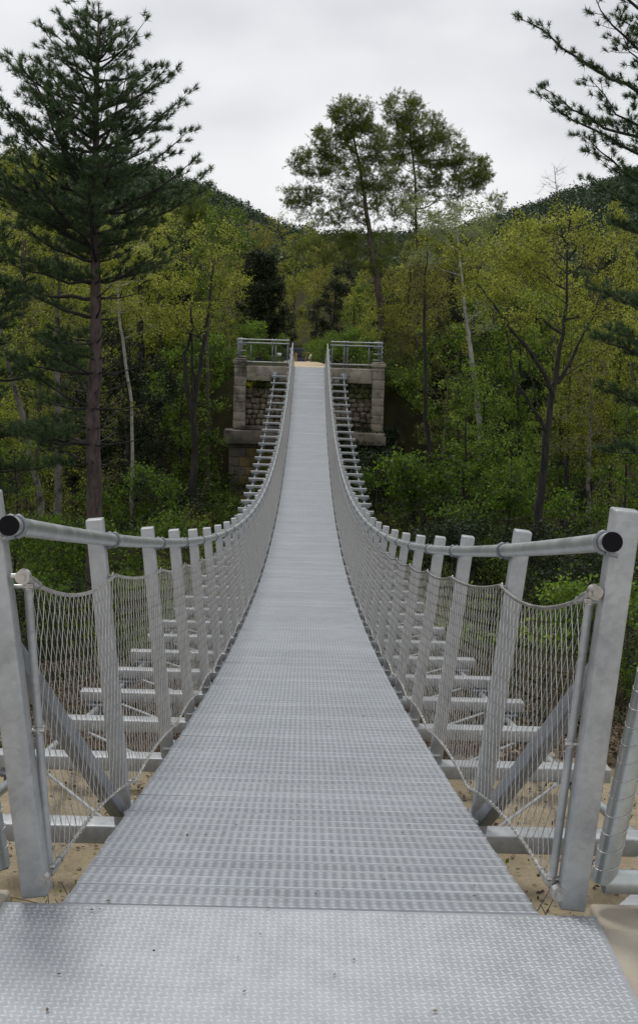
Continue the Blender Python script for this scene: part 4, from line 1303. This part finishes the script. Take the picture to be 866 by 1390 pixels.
# loose debris on the deck
b = MB(); n = 110; X = rg.uniform(-.57, .57, n); Yy = rg.uniform(-.6, 14, n) ; Yy = np.where(rg.uniform(size=n) < .3, rg.uniform(-.6, 1.5, n), Yy)
b.leaves(np.stack([X, Yy, np.where(Yy > 0, Zd(np.maximum(Yy, 0)), 0) + .006], 1), .013, rg, .5, .9); tag(b.build('leaf_litter', M['litter']), 'a few dead leaf scraps lying on the deck', kind='stuff')
# stones under the beams
b = MB()
for q in range(900):
    c = np.array([rg.uniform(-3.2, 3.2), rg.uniform(4.2, 6.5), 0]); r_ = rg.uniform(.02, .09)
    if q > 60: c[1] = rg.uniform(.5, 5); r_ = rg.uniform(.006, .022)
    c[2] = Hgt(c[0], c[1])
    a = np.linspace(0, 2 * math.pi, 8)[:-1]
    V = [c + [0, 0, r_ * .8]] + [c + r_ * np.array([math.cos(t_), math.sin(t_), .1]) * rg.uniform(.7, 1.2) for t_ in a]
    b.add(V, [[0, 1 + i, 1 + (i + 1) % 7] for i in range(7)])
tag(b.build('stones', M['rubble']), 'small stones where the sandy ground meets the slope', kind='stuff')

# --- hill woods: crowns scattered on the two hillsides
def hill_wood(name, pxr, label, n, seed):
    rg = np.random.default_rng(seed); b = MB(); 
    Yy = rg.uniform(165, 470, n); px = rg.uniform(*pxr, n)
    X = (Yy + 3.06) * ((px - 433) / F + YAW); Z = Hgt(X, Yy)
    r_ = rg.uniform(1.0, 2.3, n) * (Yy / 380) ** .5
    m_ = 64
    g = rg.normal(size=(n, m_, 3)); g /= np.linalg.norm(g, axis=2)[:, :, None]; g *= rg.uniform(.6, 1.05, (n, m_, 1)); g[:, :, 2] = g[:, :, 2] * 1.25 + 1.0
    C = np.stack([X, Yy, Z], 1)[:, None] + g * r_[:, None, None]
    b.leaves(C.reshape(-1, 3), .62, rg, .8)
    tag(b.build(name, M['hill_leaf']), label, kind='stuff')


hill_wood('hill_forest', (-40, 505), 'dark wooded hillside on the left, seen above the trees', 5200, 1)
hill_wood('hill_forest', (505, 960), 'dark wooded hillside on the right, seen above the trees', 5200, 2)

# ------------------------------------------------------------------ world and sun
world = bpy.data.worlds.new('World'); SC.world = world; world.use_nodes = True
nt = world.node_tree; bg = nt.nodes['Background']
SUN_EL, SUN_AZ = R(66), R(-25)
sky = N(nt, 'ShaderNodeTexSky'); sky.sky_type = 'NISHITA'; sky.sun_disc = False; sky.sun_elevation = SUN_EL; sky.sun_rotation = SUN_AZ
co = N(nt, 'ShaderNodeTexCoord').outputs['Generated']
mp = N(nt, 'ShaderNodeMapping'); mp.inputs['Scale'].default_value = (1, 1, 1.9); mp.inputs['Location'].default_value = (.35, .2, .1); nt.links.new(co, mp.inputs[0])
n1 = noise(nt, mp.outputs[0], 3.4, 3, .5); n2 = noise(nt, mp.outputs[0], 8, 4, .5)
f = math_n(nt, 'ADD', math_n(nt, 'MULTIPLY', n1.outputs[0], .75), math_n(nt, 'MULTIPLY', n2.outputs[0], .25))
cl = ramp(nt, f, [(.36, (6.8, 6.85, 7.15)), (.5, (8.5, 8.55, 8.75)), (.62, (9.6, 9.6, 9.7))])
sep = N(nt, 'ShaderNodeSeparateXYZ'); nt.links.new(co, sep.inputs[0])
hz = N(nt, 'ShaderNodeMapRange'); hz.inputs[1].default_value = .06; hz.inputs[2].default_value = .16; hz.inputs[3].default_value = 1; hz.inputs[4].default_value = 0; nt.links.new(sep.outputs[2], hz.inputs[0])
c2 = mixc(nt, math_n(nt, 'MULTIPLY', hz.outputs[0], .6), cl.outputs[0], (9.8, 9.8, 9.8))
mx = mixc(nt, .93, sky.outputs[0], c2)
nt.links.new(mx, bg.inputs[0]); bg.inputs[1].default_value = .1

sd = bpy.data.lights.new('sun', 'SUN'); sd.energy = 1.7; sd.angle = R(10); sd.color = (1, .97, .92)
so = bpy.data.objects.new('sun', sd); COL.objects.link(so)
dirv = Vector((math.sin(SUN_AZ) * math.cos(SUN_EL), math.cos(SUN_AZ) * math.cos(SUN_EL), math.sin(SUN_EL)))
so.rotation_euler = dirv.to_track_quat('Z', 'Y').to_euler()

vs = SC.view_settings; vs.view_transform = 'Standard'; vs.look = 'None'; vs.exposure = 0; vs.gamma = 1; vs.use_curve_mapping = False
SC.render.engine = 'CYCLES'
SC.cycles.max_bounces = 6; SC.cycles.diffuse_bounces = 3; SC.cycles.glossy_bounces = 3; SC.cycles.transmission_bounces = 4
SC.cycles.use_denoising = True
